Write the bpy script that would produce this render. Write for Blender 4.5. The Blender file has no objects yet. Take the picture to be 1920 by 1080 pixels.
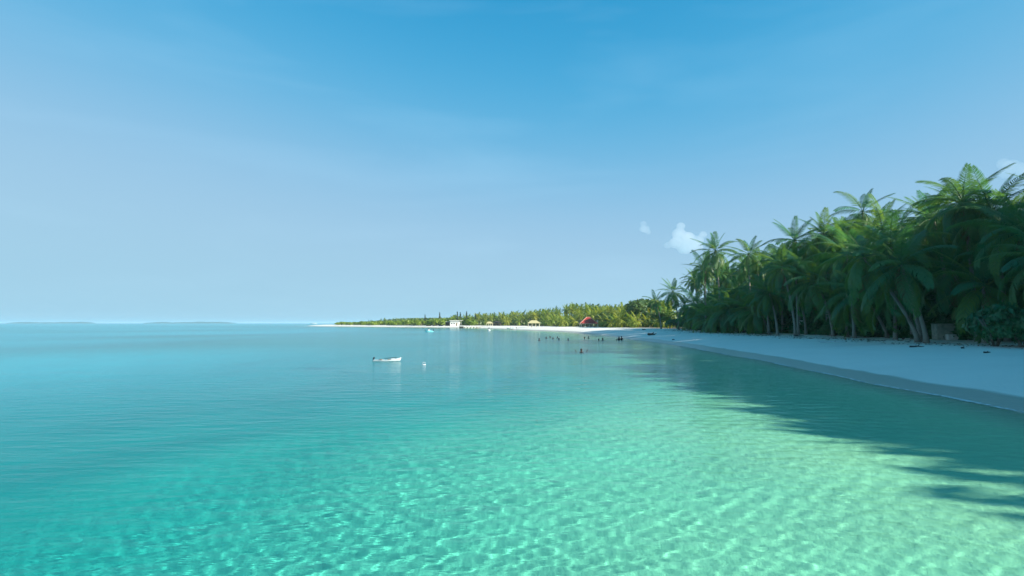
import bpy, bmesh, math, random
import numpy as np
from mathutils import Vector, Matrix, Quaternion

S = bpy.context.scene
C = S.collection
random.seed(11)
rng = np.random.default_rng(7)
R = math.radians

# ------------------------------------------------------------------ camera
FPX = 1100.0                       # focal length in pixels of the 1920 px wide photograph
CAM_H = 3.0
PITCH = math.atan(66.0 / FPX)      # horizon at pixel row 606
cam = bpy.data.cameras.new('camera')
cam_o = bpy.data.objects.new('camera', cam)
C.objects.link(cam_o)
S.camera = cam_o
cam.sensor_width = 36.0
cam.lens = FPX / 1920.0 * 36.0
cam.clip_start = 0.1
cam.clip_end = 60000.0
cam_o.location = (0, 0, CAM_H)
cam_o.rotation_euler = (R(90) + PITCH, 0, 0)

# ------------------------------------------------------------------ sky and sun
SUN_EL = R(25.5)
SUN_AZ = math.atan2(0.93, -0.37)   # clockwise from +Y: from the right, a little behind the camera
SUN_DIR = Vector((math.sin(SUN_AZ) * math.cos(SUN_EL), math.cos(SUN_AZ) * math.cos(SUN_EL), math.sin(SUN_EL)))
world = bpy.data.worlds.new('World')
S.world = world
world.use_nodes = True
wn, wl = world.node_tree.nodes, world.node_tree.links
sky = wn.new('ShaderNodeTexSky')
sky.sky_type = 'NISHITA'
sky.sun_disc = False
sky.sun_elevation = SUN_EL
sky.sun_rotation = SUN_AZ
sky.air_density = 0.6
sky.dust_density = 0.2
sky.ozone_density = 6.0
sky.altitude = 2000.0
SKY_STRENGTH = 0.1
EXPOSURE = 1.0
# one even tone curve per channel over the whole sky (the clip's cyan grading)
sep = wn.new('ShaderNodeSeparateColor')
comb = wn.new('ShaderNodeCombineColor')
wl.new(sky.outputs[0], sep.inputs[0])
for ch, (power, knee, top) in enumerate(((4.0, 0.0734, 0.37), (2.0, 0.413, 0.64), (3.0, 1.354, 0.81))):
    p = wn.new('ShaderNodeMath'); p.operation = 'POWER'; p.inputs[1].default_value = power
    a = wn.new('ShaderNodeMath'); a.operation = 'ADD'; a.inputs[1].default_value = knee
    q = wn.new('ShaderNodeMath'); q.operation = 'DIVIDE'
    m = wn.new('ShaderNodeMath'); m.operation = 'MULTIPLY'; m.inputs[1].default_value = top / SKY_STRENGTH / 2 ** EXPOSURE
    wl.new(sep.outputs[ch], p.inputs[0]); wl.new(p.outputs[0], a.inputs[0]); wl.new(p.outputs[0], q.inputs[0]); wl.new(a.outputs[0], q.inputs[1])
    wl.new(q.outputs[0], m.inputs[0]); wl.new(m.outputs[0], comb.inputs[ch])
# thin cirrus: stretched noise over the whole dome
tc = wn.new('ShaderNodeTexCoord')
mp = wn.new('ShaderNodeMapping'); mp.inputs['Rotation'].default_value = (0.25, 0.1, 0.5); mp.inputs['Scale'].default_value = (1.2, 1.2, 7.0)
nz = wn.new('ShaderNodeTexNoise'); nz.inputs['Scale'].default_value = 1.6; nz.inputs['Detail'].default_value = 5; nz.inputs['Distortion'].default_value = 0.4
rp = wn.new('ShaderNodeMapRange'); rp.inputs['From Min'].default_value = 0.5; rp.inputs['From Max'].default_value = 0.85; rp.inputs['To Max'].default_value = 0.14
mx = wn.new('ShaderNodeMix'); mx.data_type = 'RGBA'; mx.inputs['B'].default_value = (3.0, 4.6, 5.8, 1)
wl.new(tc.outputs['Generated'], mp.inputs[0]); wl.new(mp.outputs[0], nz.inputs['Vector']); wl.new(nz.outputs[0], rp.inputs[0])
wl.new(rp.outputs[0], mx.inputs['Factor']); wl.new(comb.outputs[0], mx.inputs['A'])
bgn = wn['Background']
wl.new(mx.outputs['Result'], bgn.inputs[0])
bgn.inputs[1].default_value = SKY_STRENGTH

sun = bpy.data.lights.new('sun', 'SUN')
sun.energy = 4.8
sun.angle = R(0.53)
sun.color = (1.0, 0.93, 0.80)
sun.cycles.is_caustics_light = True
sun_o = bpy.data.objects.new('sun', sun)
C.objects.link(sun_o)
sun_o.rotation_euler = SUN_DIR.to_track_quat('Z', 'Y').to_euler()

S.view_settings.view_transform = 'Standard'
S.view_settings.look = 'None'
S.view_settings.gamma = 1.0
S.view_settings.exposure = EXPOSURE
S.render.engine = 'CYCLES'
S.cycles.caustics_refractive = True
S.cycles.caustics_reflective = False
S.cycles.use_denoising = True
S.cycles.sample_clamp_indirect = 4.0
S.cycles.max_bounces = 8
S.cycles.volume_bounces = 3
S.cycles.transparent_max_bounces = 12

# ------------------------------------------------------------------ helpers
FWD = Vector((0, math.cos(PITCH), math.sin(PITCH)))
UP = Vector((0, -math.sin(PITCH), math.cos(PITCH)))
CAM = Vector((0, 0, CAM_H))

def ray(u, v):
    return FWD + Vector((1, 0, 0)) * ((u - 960) / FPX) - UP * ((v - 540) / FPX)

def at_depth(u, v, y):
    d = ray(u, v)
    return CAM + d * (y / d.y)

def on_water(u, v):
    d = ray(u, v)
    return CAM + d * (-CAM_H / d.z)

def project(p):
    q = Vector(p) - CAM
    z = q.dot(FWD)
    return 960 + FPX * q.x / z, 540 - FPX * q.dot(UP) / z

def tag(o, label=None, cat=None, group=None, kind=None):
    if label: o['label'] = label
    if cat: o['category'] = cat
    if group: o['group'] = group
    if kind: o['kind'] = kind
    return o

def empty(name, loc, rz=0.0):
    o = bpy.data.objects.new(name, None)
    C.objects.link(o)
    o.location = loc
    o.rotation_euler = (0, 0, rz)
    o.empty_display_size = 0.3
    return o

def link_mesh(name, me, parent=None, loc=None):
    o = bpy.data.objects.new(name, me)
    C.objects.link(o)
    if parent is not None: o.parent = parent
    if loc is not None: o.location = loc
    return o

def np_mesh(name, verts, quads, mat=None, smooth=False):
    """mesh from arrays: verts (n,3), faces (m,3|4)"""
    me = bpy.data.meshes.new(name)
    verts = np.ascontiguousarray(verts, dtype=np.float32)
    quads = np.ascontiguousarray(quads, dtype=np.int32)
    k = quads.shape[1]
    me.vertices.add(len(verts)); me.vertices.foreach_set('co', verts.ravel())
    me.loops.add(quads.size); me.loops.foreach_set('vertex_index', quads.ravel())
    me.polygons.add(len(quads))
    me.polygons.foreach_set('loop_start', np.arange(0, quads.size, k, dtype=np.int32))
    me.polygons.foreach_set('loop_total', np.full(len(quads), k, dtype=np.int32))
    if smooth: me.polygons.foreach_set('use_smooth', np.ones(len(quads), dtype=bool))
    me.update(calc_edges=True)
    if mat: me.materials.append(mat)
    return me

class MB:
    """collects simple solids and builds one mesh"""
    def __init__(self): self.bm = bmesh.new()
    def box(self, c, s, rot=None, taper=1.0, bevel=0.0):
        r = bmesh.ops.create_cube(self.bm, size=1.0)
        vs = r['verts']
        for v in vs:
            k = taper if v.co.z > 0 else 1.0
            v.co = Vector((v.co.x * s[0] * k, v.co.y * s[1] * k, v.co.z * s[2]))
        if bevel > 0:
            es = list({e for v in vs for e in v.link_edges})
            rb = bmesh.ops.bevel(self.bm, geom=es, offset=bevel, segments=2, affect='EDGES', profile=0.5)
            vs = list({v for f in rb['faces'] for v in f.verts} | {v for v in vs if v.is_valid})
        for v in vs:
            if rot is not None: v.co = rot @ v.co
            v.co += Vector(c)
        return self
    def tube(self, pts, radii, sides=8, cap=True):
        rings = []
        n = len(pts)
        for i, p in enumerate(pts):
            p = Vector(p)
            t = (Vector(pts[min(i + 1, n - 1)]) - Vector(pts[max(i - 1, 0)])).normalized()
            a = t.orthogonal().normalized() if abs(t.z) < 0.9 else Vector((1, 0, 0)).cross(t).normalized()
            b = t.cross(a).normalized()
            r = radii[i] if isinstance(radii, (list, tuple)) else radii
            rings.append([self.bm.verts.new(p + (a * math.cos(2 * math.pi * k / sides) + b * math.sin(2 * math.pi * k / sides)) * r) for k in range(sides)])
        for i in range(n - 1):
            for k in range(sides):
                self.bm.faces.new((rings[i][k], rings[i][(k + 1) % sides], rings[i + 1][(k + 1) % sides], rings[i + 1][k]))
        if cap:
            self.bm.faces.new(rings[0][::-1]); self.bm.faces.new(rings[-1])
        return self
    def poly(self, verts, faces):
        vs = [self.bm.verts.new(v) for v in verts]
        for f in faces: self.bm.faces.new([vs[i] for i in f])
        return self
    def ball(self, c, r, sub=2, scale=(1, 1, 1), jitter=0.0):
        q = bmesh.ops.create_icosphere(self.bm, subdivisions=sub, radius=r)
        for v in q['verts']:
            k = 1 + random.uniform(-jitter, jitter)
            v.co = Vector((v.co.x * scale[0] * k, v.co.y * scale[1] * k, v.co.z * scale[2] * k)) + Vector(c)
        return self
    def mesh(self, name, mat, smooth=False):
        me = bpy.data.meshes.new(name)
        bmesh.ops.recalc_face_normals(self.bm, faces=self.bm.faces[:])
        self.bm.to_mesh(me); self.bm.free()
        if smooth: me.polygons.foreach_set('use_smooth', np.ones(len(me.polygons), dtype=bool))
        me.materials.append(mat)
        return me
    def build(self, name, mat, parent=None, smooth=False, loc=None):
        return link_mesh(name, self.mesh(name, mat, smooth), parent, loc)

# ------------------------------------------------------------------ materials
def new_mat(name):
    m = bpy.data.materials.new(name); m.use_nodes = True
    return m, m.node_tree.nodes, m.node_tree.links, m.node_tree.nodes['Principled BSDF']

def surf_mat(name, col, rough=0.6, var=0.15, scale=6.0, bump=0.0, spec=0.4, dirt=None):
    m, n, l, b = new_mat(name)
    t = n.new('ShaderNodeTexCoord'); z = n.new('ShaderNodeTexNoise')
    z.inputs['Scale'].default_value = scale; z.inputs['Detail'].default_value = 6
    l.new(t.outputs['Object'], z.inputs['Vector'])
    r = n.new('ShaderNodeMix'); r.data_type = 'RGBA'
    dk = dirt if dirt else tuple(c * (1 - var * 2) for c in col)
    r.inputs['A'].default_value = (*dk, 1); r.inputs['B'].default_value = (*[min(1, c * (1 + var * .5)) for c in col], 1)
    mr = n.new('ShaderNodeMapRange'); mr.inputs['From Min'].default_value = 0.3; mr.inputs['From Max'].default_value = 0.62
    l.new(z.outputs[0], mr.inputs[0]); l.new(mr.outputs[0], r.inputs['Factor'])
    l.new(r.outputs['Result'], b.inputs['Base Color'])
    b.inputs['Roughness'].default_value = rough
    b.inputs['Specular IOR Level'].default_value = spec
    if bump:
        u = n.new('ShaderNodeBump'); u.inputs['Strength'].default_value = bump; u.inputs['Distance'].default_value = 0.02
        l.new(z.outputs[0], u.inputs['Height']); l.new(u.outputs[0], b.inputs['Normal'])
    return m

def leaf_mat(name, dark, light, trans=0.35, rough=0.45, scale=0.6):
    m, n, l, b = new_mat(name)
    oi = n.new('ShaderNodeObjectInfo'); g = n.new('ShaderNodeNewGeometry'); z = n.new('ShaderNodeTexNoise')
    z.inputs['Scale'].default_value = scale; z.inputs['Detail'].default_value = 4
    l.new(g.outputs['Position'], z.inputs['Vector'])
    a = n.new('ShaderNodeMath'); a.operation = 'MULTIPLY_ADD'; a.inputs[1].default_value = 0.6; a.inputs[2].default_value = -0.05
    l.new(oi.outputs['Random'], a.inputs[0])
    s = n.new('ShaderNodeMath'); s.operation = 'MULTIPLY_ADD'; s.inputs[1].default_value = 0.7
    l.new(z.outputs[0], s.inputs[0]); l.new(a.outputs[0], s.inputs[2])
    r = n.new('ShaderNodeMix'); r.data_type = 'RGBA'; r.clamp_factor = True
    r.inputs['A'].default_value = (*dark, 1); r.inputs['B'].default_value = (*light, 1)
    l.new(s.outputs[0], r.inputs['Factor']); l.new(r.outputs['Result'], b.inputs['Base Color'])
    b.inputs['Roughness'].default_value = rough
    b.inputs['Specular IOR Level'].default_value = 0.5
    t = n.new('ShaderNodeBsdfTranslucent')
    tm = n.new('ShaderNodeMix'); tm.data_type = 'RGBA'; tm.blend_type = 'MULTIPLY'; tm.inputs['Factor'].default_value = 1
    tm.inputs['B'].default_value = (1.5, 1.3, 0.55, 1)
    l.new(r.outputs['Result'], tm.inputs['A']); l.new(tm.outputs['Result'], t.inputs['Color'])
    mx = n.new('ShaderNodeMixShader'); mx.inputs[0].default_value = trans
    l.new(b.outputs[0], mx.inputs[1]); l.new(t.outputs[0], mx.inputs[2])
    l.new(mx.outputs[0], n['Material Output'].inputs[0])
    return m

M_frond = leaf_mat('palm_frond', (0.008, 0.165, 0.115), (0.13, 0.235, 0.045), 0.46)
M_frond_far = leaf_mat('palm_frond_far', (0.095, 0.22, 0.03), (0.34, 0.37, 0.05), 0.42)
M_frond_dead = leaf_mat('palm_frond_dead', (0.10, 0.07, 0.035), (0.20, 0.14, 0.06), 0.2, 0.7)
M_leaf = leaf_mat('shrub_leaf', (0.012, 0.12, 0.055), (0.05, 0.17, 0.05), 0.3, 0.4, 1.2)
M_leaf_spit = leaf_mat('spit_leaf', (0.11, 0.21, 0.02), (0.26, 0.36, 0.03), 0.38, 0.45, 0.25)
M_leaf_dark = leaf_mat('forest_leaf', (0.05, 0.13, 0.04), (0.14, 0.20, 0.05), 0.3, 0.5, 0.3)
M_needle = leaf_mat('casuarina_needle', (0.035, 0.07, 0.045), (0.06, 0.09, 0.05), 0.2, 0.6, 1.0)

def trunk_mat(name, a, b_):
    m, n, l, b = new_mat(name)
    t = n.new('ShaderNodeTexCoord')
    w = n.new('ShaderNodeTexWave'); w.bands_direction = 'Z'; w.inputs['Scale'].default_value = 1.6; w.inputs['Distortion'].default_value = 2.5; w.inputs['Detail'].default_value = 3
    l.new(t.outputs['Object'], w.inputs['Vector'])
    z = n.new('ShaderNodeTexNoise'); z.inputs['Scale'].default_value = 1.3; z.inputs['Detail'].default_value = 5
    l.new(t.outputs['Object'], z.inputs['Vector'])
    r = n.new('ShaderNodeMix'); r.data_type = 'RGBA'; r.inputs['A'].default_value = (*a, 1); r.inputs['B'].default_value = (*b_, 1)
    l.new(z.outputs[0], r.inputs['Factor']); l.new(r.outputs['Result'], b.inputs['Base Color'])
    u = n.new('ShaderNodeBump'); u.inputs['Strength'].default_value = 0.6; u.inputs['Distance'].default_value = 0.03
    l.new(w.outputs[0], u.inputs['Height']); l.new(u.outputs[0], b.inputs['Normal'])
    b.inputs['Roughness'].default_value = 0.85
    return m
M_trunk = trunk_mat('palm_trunk', (0.16, 0.14, 0.115), (0.34, 0.31, 0.26))
M_bark = trunk_mat('bark', (0.10, 0.08, 0.06), (0.20, 0.17, 0.13))

# ------------------------------------------------------------------ coast and ground height
COAST = np.array([(15, -400), (13.5, -80), (14.5, -25), (16, 5), (17.1, 19.6), (17.8, 24.2), (18.1, 30.6), (18.7, 37.5), (19.9, 49), (21.6, 67),
                  (22.6, 85), (22.4, 106), (22.6, 150), (19.6, 194), (15, 218), (9.4, 236), (2, 262), (-8, 310), (-20, 352), (-45, 393), (-80, 432),
                  (-117, 471), (-160, 525), (-200, 590), (-222, 635), (-230, 672), (-224, 690), (-205, 694), (-150, 660), (-60, 640), (60, 680), (400, 800), (1200, 900), (1200, -400)], dtype=float)

def signed_dist(x, y):
    """distance to the waterline, positive inland"""
    x = np.asarray(x, dtype=float); y = np.asarray(y, dtype=float)
    d2 = np.full(x.shape, 1e18); inside = np.zeros(x.shape, dtype=bool)
    n = len(COAST)
    for i in range(n):
        ax, ay = COAST[i]; bx, by = COAST[(i + 1) % n]
        ex, ey = bx - ax, by - ay
        t = np.clip(((x - ax) * ex + (y - ay) * ey) / (ex * ex + ey * ey), 0, 1)
        d2 = np.minimum(d2, (x - ax - t * ex) ** 2 + (y - ay - t * ey) ** 2)
        cond = (ay > y) != (by > y)
        with np.errstate(divide='ignore', invalid='ignore'):
            xi = ax + (y - ay) * ex / (ey if ey != 0 else 1e-9)
        inside ^= cond & (x < xi)
    return np.where(inside, 1, -1) * np.sqrt(d2)

DEPTH_S = np.array([0, 2, 5, 9, 14, 17.5, 21, 26, 34, 50, 90, 200, 600, 3000, 20000], dtype=float)
DEPTH_Z = np.array([0, .16, .36, .56, .80, 1.08, 1.50, 2.10, 2.8, 3.2, 3.7, 4.6, 6.0, 9.0, 14.0], dtype=float)

def smooth_noise(x, y, scale, seed):
    q = np.random.default_rng(seed)
    z = 0
    for i in range(9):
        th = q.uniform(0, 6.283); k = 6.283 / (scale * q.uniform(.6, 1.8))
        z = z + np.sin(k * (x * math.cos(th) + y * math.sin(th)) + q.uniform(0, 6.283))
    return z / 3.0

def ground_z(x, y, s=None):
    x = np.asarray(x, dtype=float); y = np.asarray(y, dtype=float)
    if s is None: s = signed_dist(x, y)
    s = s + .35 * smooth_noise(x, y, 14, 1) * np.exp(-np.abs(s) / 12) * np.clip(np.hypot(x, y) / 30, .4, 1)
    up = 1.15 * (1 - np.exp(-np.maximum(s, 0) / 6.5)) + .010 * np.clip(s, 0, 60) + .05 * smooth_noise(x, y, 9, 2) * np.clip((s - 3) / 8, 0, 1)
    # low swash cusps close to the water
    narrow = np.clip((y - 14) / 24, 0, 1)        # the shallow shelf narrows away from the camera
    dn = -np.interp(-s * (1 + .75 * narrow * narrow * (3 - 2 * narrow)), DEPTH_S, DEPTH_Z)
    reef = 1 + .22 * smooth_noise(x, y * .55, 60, 5) * np.clip((-s - 26) / 20, 0, 1)
    dn = dn * np.clip(reef, .35, 1.7) + .05 * smooth_noise(x, y, 5, 4) * np.clip((-s - 3) / 5, 0, 1)
    return np.where(s > 0, up, dn)

def gz(x, y):
    return float(ground_z(np.array([x]), np.array([y]))[0])

def ground_hit(u, v):
    d = ray(u, v)
    t = np.exp(np.linspace(math.log(4), math.log(900), 2500))
    P = np.array(CAM)[None, :] + t[:, None] * np.array(d)[None, :]
    below = P[:, 2] < np.maximum(ground_z(P[:, 0], P[:, 1]), -5)
    i = int(np.argmax(below)) if below.any() else len(t) - 1
    return Vector((P[i, 0], P[i, 1], gz(P[i, 0], P[i, 1])))

def polar(front_step, radii, rear_n):
    a = np.concatenate([np.arange(-1.05, 1.05, front_step), np.linspace(1.05, 2 * math.pi - 1.05, rear_n)])
    A, RR = np.meshgrid(a, radii, indexing='ij')
    return a, A, RR

def polar_faces(na, nr):
    idx = np.arange(na * nr).reshape(na, nr)
    j = np.roll(idx, -1, axis=0)
    return np.stack([idx[:, :-1], idx[:, 1:], j[:, 1:], j[:, :-1]], -1).reshape(-1, 4)[:, ::-1]

# ---- sand: sea bed, beach and island floor in one sheet
def make_sand_mat():
    m, n, l, b = new_mat('coral_sand')
    g = n.new('ShaderNodeNewGeometry')
    sx = n.new('ShaderNodeSeparateXYZ'); l.new(g.outputs['Position'], sx.inputs[0])
    n1 = n.new('ShaderNodeTexNoise'); n1.inputs['Scale'].default_value = 0.35; n1.inputs['Detail'].default_value = 8
    n2 = n.new('ShaderNodeTexNoise'); n2.inputs['Scale'].default_value = 5.0; n2.inputs['Detail'].default_value = 6
    l.new(g.outputs['Position'], n1.inputs['Vector']); l.new(g.outputs['Position'], n2.inputs['Vector'])
    dry = n.new('ShaderNodeMix'); dry.data_type = 'RGBA'
    dry.inputs['A'].default_value = (0.76, 0.71, 0.62, 1); dry.inputs['B'].default_value = (0.85, 0.81, 0.72, 1)
    l.new(n1.outputs[0], dry.inputs['Factor'])
    # wet band just above the water
    wj = n.new('ShaderNodeMath'); wj.operation = 'MULTIPLY_ADD'; wj.inputs[1].default_value = 0.10; l.new(n1.outputs[0], wj.inputs[0]); l.new(sx.outputs['Z'], wj.inputs[2])
    wr = n.new('ShaderNodeMapRange'); wr.inputs['From Min'].default_value = 0.30; wr.inputs['From Max'].default_value = 0.345
    l.new(wj.outputs[0], wr.inputs[0])
    wet = n.new('ShaderNodeMix'); wet.data_type = 'RGBA'
    wet.inputs['B'].default_value = (0.44, 0.40, 0.32, 1); l.new(dry.outputs['Result'], wet.inputs['A'])
    # the swash band only: dry above it, clean white coral sand on the sea bed below it
    sb = n.new('ShaderNodeMapRange'); sb.inputs['From Min'].default_value = -0.22; sb.inputs['From Max'].default_value = 0.0; sb.inputs['To Min'].default_value = 0.0; sb.inputs['To Max'].default_value = 1.0
    l.new(sx.outputs['Z'], sb.inputs[0])
    iv = n.new('ShaderNodeMath'); iv.operation = 'SUBTRACT'; iv.inputs[0].default_value = 1.0; l.new(wr.outputs[0], iv.inputs[1])
    wm = n.new('ShaderNodeMath'); wm.operation = 'MULTIPLY'; l.new(iv.outputs[0], wm.inputs[0]); l.new(sb.outputs[0], wm.inputs[1])
    l.new(wm.outputs[0], wet.inputs['Factor'])
    # leaf litter under the trees
    n3 = n.new('ShaderNodeTexNoise'); n3.inputs['Scale'].default_value = 0.8; n3.inputs['Detail'].default_value = 9; n3.inputs['Roughness'].default_value = 0.7
    l.new(g.outputs['Position'], n3.inputs['Vector'])
    lz = n.new('ShaderNodeMath'); lz.operation = 'MULTIPLY_ADD'; lz.inputs[1].default_value = 0.42; l.new(n3.outputs[0], lz.inputs[0]); l.new(sx.outputs['Z'], lz.inputs[2])
    lr = n.new('ShaderNodeMapRange'); lr.inputs['From Min'].default_value = 1.56; lr.inputs['From Max'].default_value = 1.66
    l.new(lz.outputs[0], lr.inputs[0])
    lit = n.new('ShaderNodeMix'); lit.data_type = 'RGBA'; lit.inputs['B'].default_value = (0.13, 0.11, 0.07, 1)
    l.new(wet.outputs['Result'], lit.inputs['A']); l.new(lr.outputs[0], lit.inputs['Factor'])
    l.new(lit.outputs['Result'], b.inputs['Base Color'])
    ro = n.new('ShaderNodeMapRange'); ro.inputs['To Min'].default_value = 0.35; ro.inputs['To Max'].default_value = 0.9
    l.new(wr.outputs[0], ro.inputs[0]); l.new(ro.outputs[0], b.inputs['Roughness'])
    b.inputs['Specular IOR Level'].default_value = 0.3
    u = n.new('ShaderNodeBump'); u.inputs['Strength'].default_value = 0.6; u.inputs['Distance'].default_value = 0.08
    l.new(n2.outputs[0], u.inputs['Height']); l.new(u.outputs[0], b.inputs['Normal'])
    return m
M_sand = make_sand_mat()

def build_ground():
    radii = np.concatenate([[0.4, 1.0], 2 * np.exp(np.arange(0, 130) * .016), 16 * np.exp(np.arange(0, 310) * .01303), 910 * np.exp(np.arange(0, 60) * .052)])
    radii = np.unique(radii)
    a, A, RR = polar(.0065, radii, 60)
    X, Y = RR * np.sin(A), RR * np.cos(A)
    Z = ground_z(X, Y)
    Z = np.where(RR > 900, np.minimum(Z, -3), Z)
    me = np_mesh('sand_ground', np.stack([X, Y, Z], -1).reshape(-1, 3), polar_faces(len(a), len(radii)), M_sand, True)
    o = link_mesh('ground', me)
    o.cycles.is_caustics_receiver = True
    tag(o, 'pale coral sand beach running down under the clear water', None, None, 'structure')
    return o
build_ground()

# ---- water: one sheet out to the horizon, true ripples near by, tinted by its depth
def make_water_mat():
    m = bpy.data.materials.new('lagoon_water'); m.use_nodes = True
    n, l = m.node_tree.nodes, m.node_tree.links
    n.clear()
    out = n.new('ShaderNodeOutputMaterial')
    at = n.new('ShaderNodeAttribute'); at.attribute_name = 'tint'
    g = n.new('ShaderNodeNewGeometry')
    mp = n.new('ShaderNodeMapping'); mp.inputs['Scale'].default_value = (0.45, 1.0, 1.0); mp.inputs['Rotation'].default_value = (0, 0, 0.12)
    l.new(g.outputs['Position'], mp.inputs[0])
    z1 = n.new('ShaderNodeTexNoise'); z1.inputs['Scale'].default_value = 1.9; z1.inputs['Detail'].default_value = 4
    z2 = n.new('ShaderNodeTexNoise'); z2.inputs['Scale'].default_value = 0.11; z2.inputs['Detail'].default_value = 3
    l.new(mp.outputs[0], z1.inputs['Vector']); l.new(mp.outputs[0], z2.inputs['Vector'])
    ad = n.new('ShaderNodeMath'); ad.operation = 'MULTIPLY_ADD'; ad.inputs[1].default_value = 3.0
    l.new(z2.outputs[0], ad.inputs[0]); l.new(z1.outputs[0], ad.inputs[2])
    bp = n.new('ShaderNodeBump'); bp.inputs['Strength'].default_value = 1.0; bp.inputs['Distance'].default_value = 0.04
    l.new(ad.outputs[0], bp.inputs['Height'])
    pb = n.new('ShaderNodeBsdfPrincipled')
    pb.inputs['Transmission Weight'].default_value = 1.0; pb.inputs['Roughness'].default_value = 0.0; pb.inputs['IOR'].default_value = 1.065
    ra = n.new('ShaderNodeAttribute'); ra.attribute_name = 'chop'
    l.new(ra.outputs['Fac'], pb.inputs['Roughness'])
    l.new(at.outputs['Color'], pb.inputs['Base Color']); l.new(bp.outputs[0], pb.inputs['Normal'])
    l.new(pb.outputs[0], out.inputs[0])
    return m

TINT_D = np.array([0, .25, .6, 1.0, 1.5, 2.2, 3.0, 5.0, 12.0])
TINT_C = np.array([(.80, .95, .78), (.44, .91, .61), (.25, .77, .55), (.12, .68, .55), (.028, .53, .50), (.005, .38, .42), (.002, .34, .40), (.002, .54, .74), (.002, .56, .86)])   # light left after going down and up

def build_water():
    radii = np.concatenate([[0.3, 0.9, 1.7], 2.4 * np.exp(np.arange(0, 700) * .0042), 46.0 * np.exp(np.arange(0, 190) * .0305)])
    a, A, RR = polar(.0034, radii, 60)
    X, Y = RR * np.sin(A), RR * np.cos(A)
    sd = signed_dist(X, Y)
    depth = np.maximum(-ground_z(X, Y, sd), 0)
    calm = 1 - .95 * np.clip((depth - 1.0) / .9, 0, 1)     # the short chop dies away over deep water
    Z = np.zeros_like(X)
    q = np.random.default_rng(3)
    step = RR * .0037
    for i in range(44):
        L = .13 * math.exp(q.uniform(0, 1.75)); th = q.uniform(0, 6.283); k = 6.283 / L
        amp = .0088 * L / math.sqrt(44)
        fade = np.clip((L / step - 3) / 4, 0, 1)
        fade[np.abs(A - math.pi) < math.pi - 1.06] = 0
        Z += amp * fade * calm * np.sin(k * (X * math.cos(th) + Y * math.sin(th)) + q.uniform(0, 6.283) + .7 * np.sin(.7 * X + i) + .7 * np.sin(.6 * Y - i))
    me = np_mesh('water_sheet', np.stack([X, Y, Z], -1).reshape(-1, 3), polar_faces(len(a), len(radii)), make_water_mat(), True)
    d = depth.ravel()
    col = np.ones((len(d), 4), dtype=np.float32)
    for c in range(3): col[:, c] = np.interp(d, TINT_D, TINT_C[:, c])
    at = me.attributes.new('tint', 'FLOAT_COLOR', 'POINT'); at.data.foreach_set('color', col.ravel())
    # wave roughness of the open lagoon, glassy in the lee of the beach
    chop = .14 * np.maximum(np.clip((-sd - 13) / 20, 0, 1) ** 1.5, .8 * np.clip((Y - 26) / 26, 0, 1) * np.clip((-sd) / 5, 0, 1)).ravel()
    ca = me.attributes.new('chop', 'FLOAT', 'POINT'); ca.data.foreach_set('value', chop.astype(np.float32))
    o = link_mesh('water', me)
    o.cycles.is_caustics_caster = True
    tag(o, 'clear turquoise lagoon water with fine ripples', None, None, 'structure')
build_water()

# ------------------------------------------------------------------ coconut palms
def frond_mesh(name, mat, L=4.6, bend=1.2, hang=0.9, pairs=40, width=0.075, seed=0, segs=2, petiole=0.16, twist=0.0):
    """one pinnate frond along +X from the origin, arching down; leaflets hang to both sides"""
    q = random.Random(seed)
    nseg = 12
    pts = [Vector((0, 0, 0))]
    ang = 0.0
    for i in range(nseg):
        t = (i + .5) / nseg
        ang = -bend * t ** 1.35
        pts.append(pts[-1] + Vector((math.cos(ang), twist * t * t, math.sin(ang))) * (L / nseg))
    def on(t):
        f = min(max(t, 0), .9999) * nseg
        i = int(f)
        p = pts[i].lerp(pts[i + 1], f - i)
        return p, (pts[i + 1] - pts[i]).normalized()
    V, F = [], []
    # rachis: a tapering three-sided rod
    for i, p in enumerate(pts):
        t = i / nseg
        r = .045 * (1 - t) + .006
        tan = (pts[min(i + 1, nseg)] - pts[max(i - 1, 0)]).normalized()
        side = tan.cross(Vector((0, 0, 1))).normalized(); up = side.cross(tan)
        for k in range(3):
            an = 2.094 * k + 1.57
            V.append(p + side * (math.cos(an) * r) + up * (math.sin(an) * r))
    for i in range(nseg):
        for k in range(3):
            a0, a1 = i * 3 + k, i * 3 + (k + 1) % 3
            F.append((a0, a1, a1 + 3, a0 + 3))
    for sgn in (-1, 1):
        for j in range(pairs):
            t = petiole + (1 - petiole) * (j + q.uniform(.2, .8)) / pairs
            if q.random() < .03: continue
            p, tan = on(t)
            side = tan.cross(Vector((0, 0, 1))).normalized() * sgn; up = (side.cross(tan) * sgn).normalized()
            ln = L * .20 * (math.sin(math.pi * min(1, (t * .80 + .16))) ** .7) * q.uniform(.85, 1.1) + .12
            fw = .45 + .8 * t * t
            hg = hang * q.uniform(.75, 1.25)
            d1 = (side + tan * fw + up * .12 - Vector((0, 0, 1)) * hg * .35).normalized()
            d2 = (side * .7 + tan * fw - Vector((0, 0, 1)) * hg * 1.25).normalized()
            w = width * q.uniform(.8, 1.2)
            wv = (tan - d1 * tan.dot(d1)).normalized() * (w / 2)
            m = p + d1 * ln * .5
            e = m + d2 * ln * .5
            b = len(V)
            V += [p - wv * .6, p + wv * .6, m + wv, m - wv, e + wv * .15, e - wv * .15]
            F += [(b, b + 1, b + 2, b + 3), (b + 3, b + 2, b + 4, b + 5)]
    return np_mesh(name, np.array([tuple(v) for v in V]), np.array(F), mat)

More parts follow.
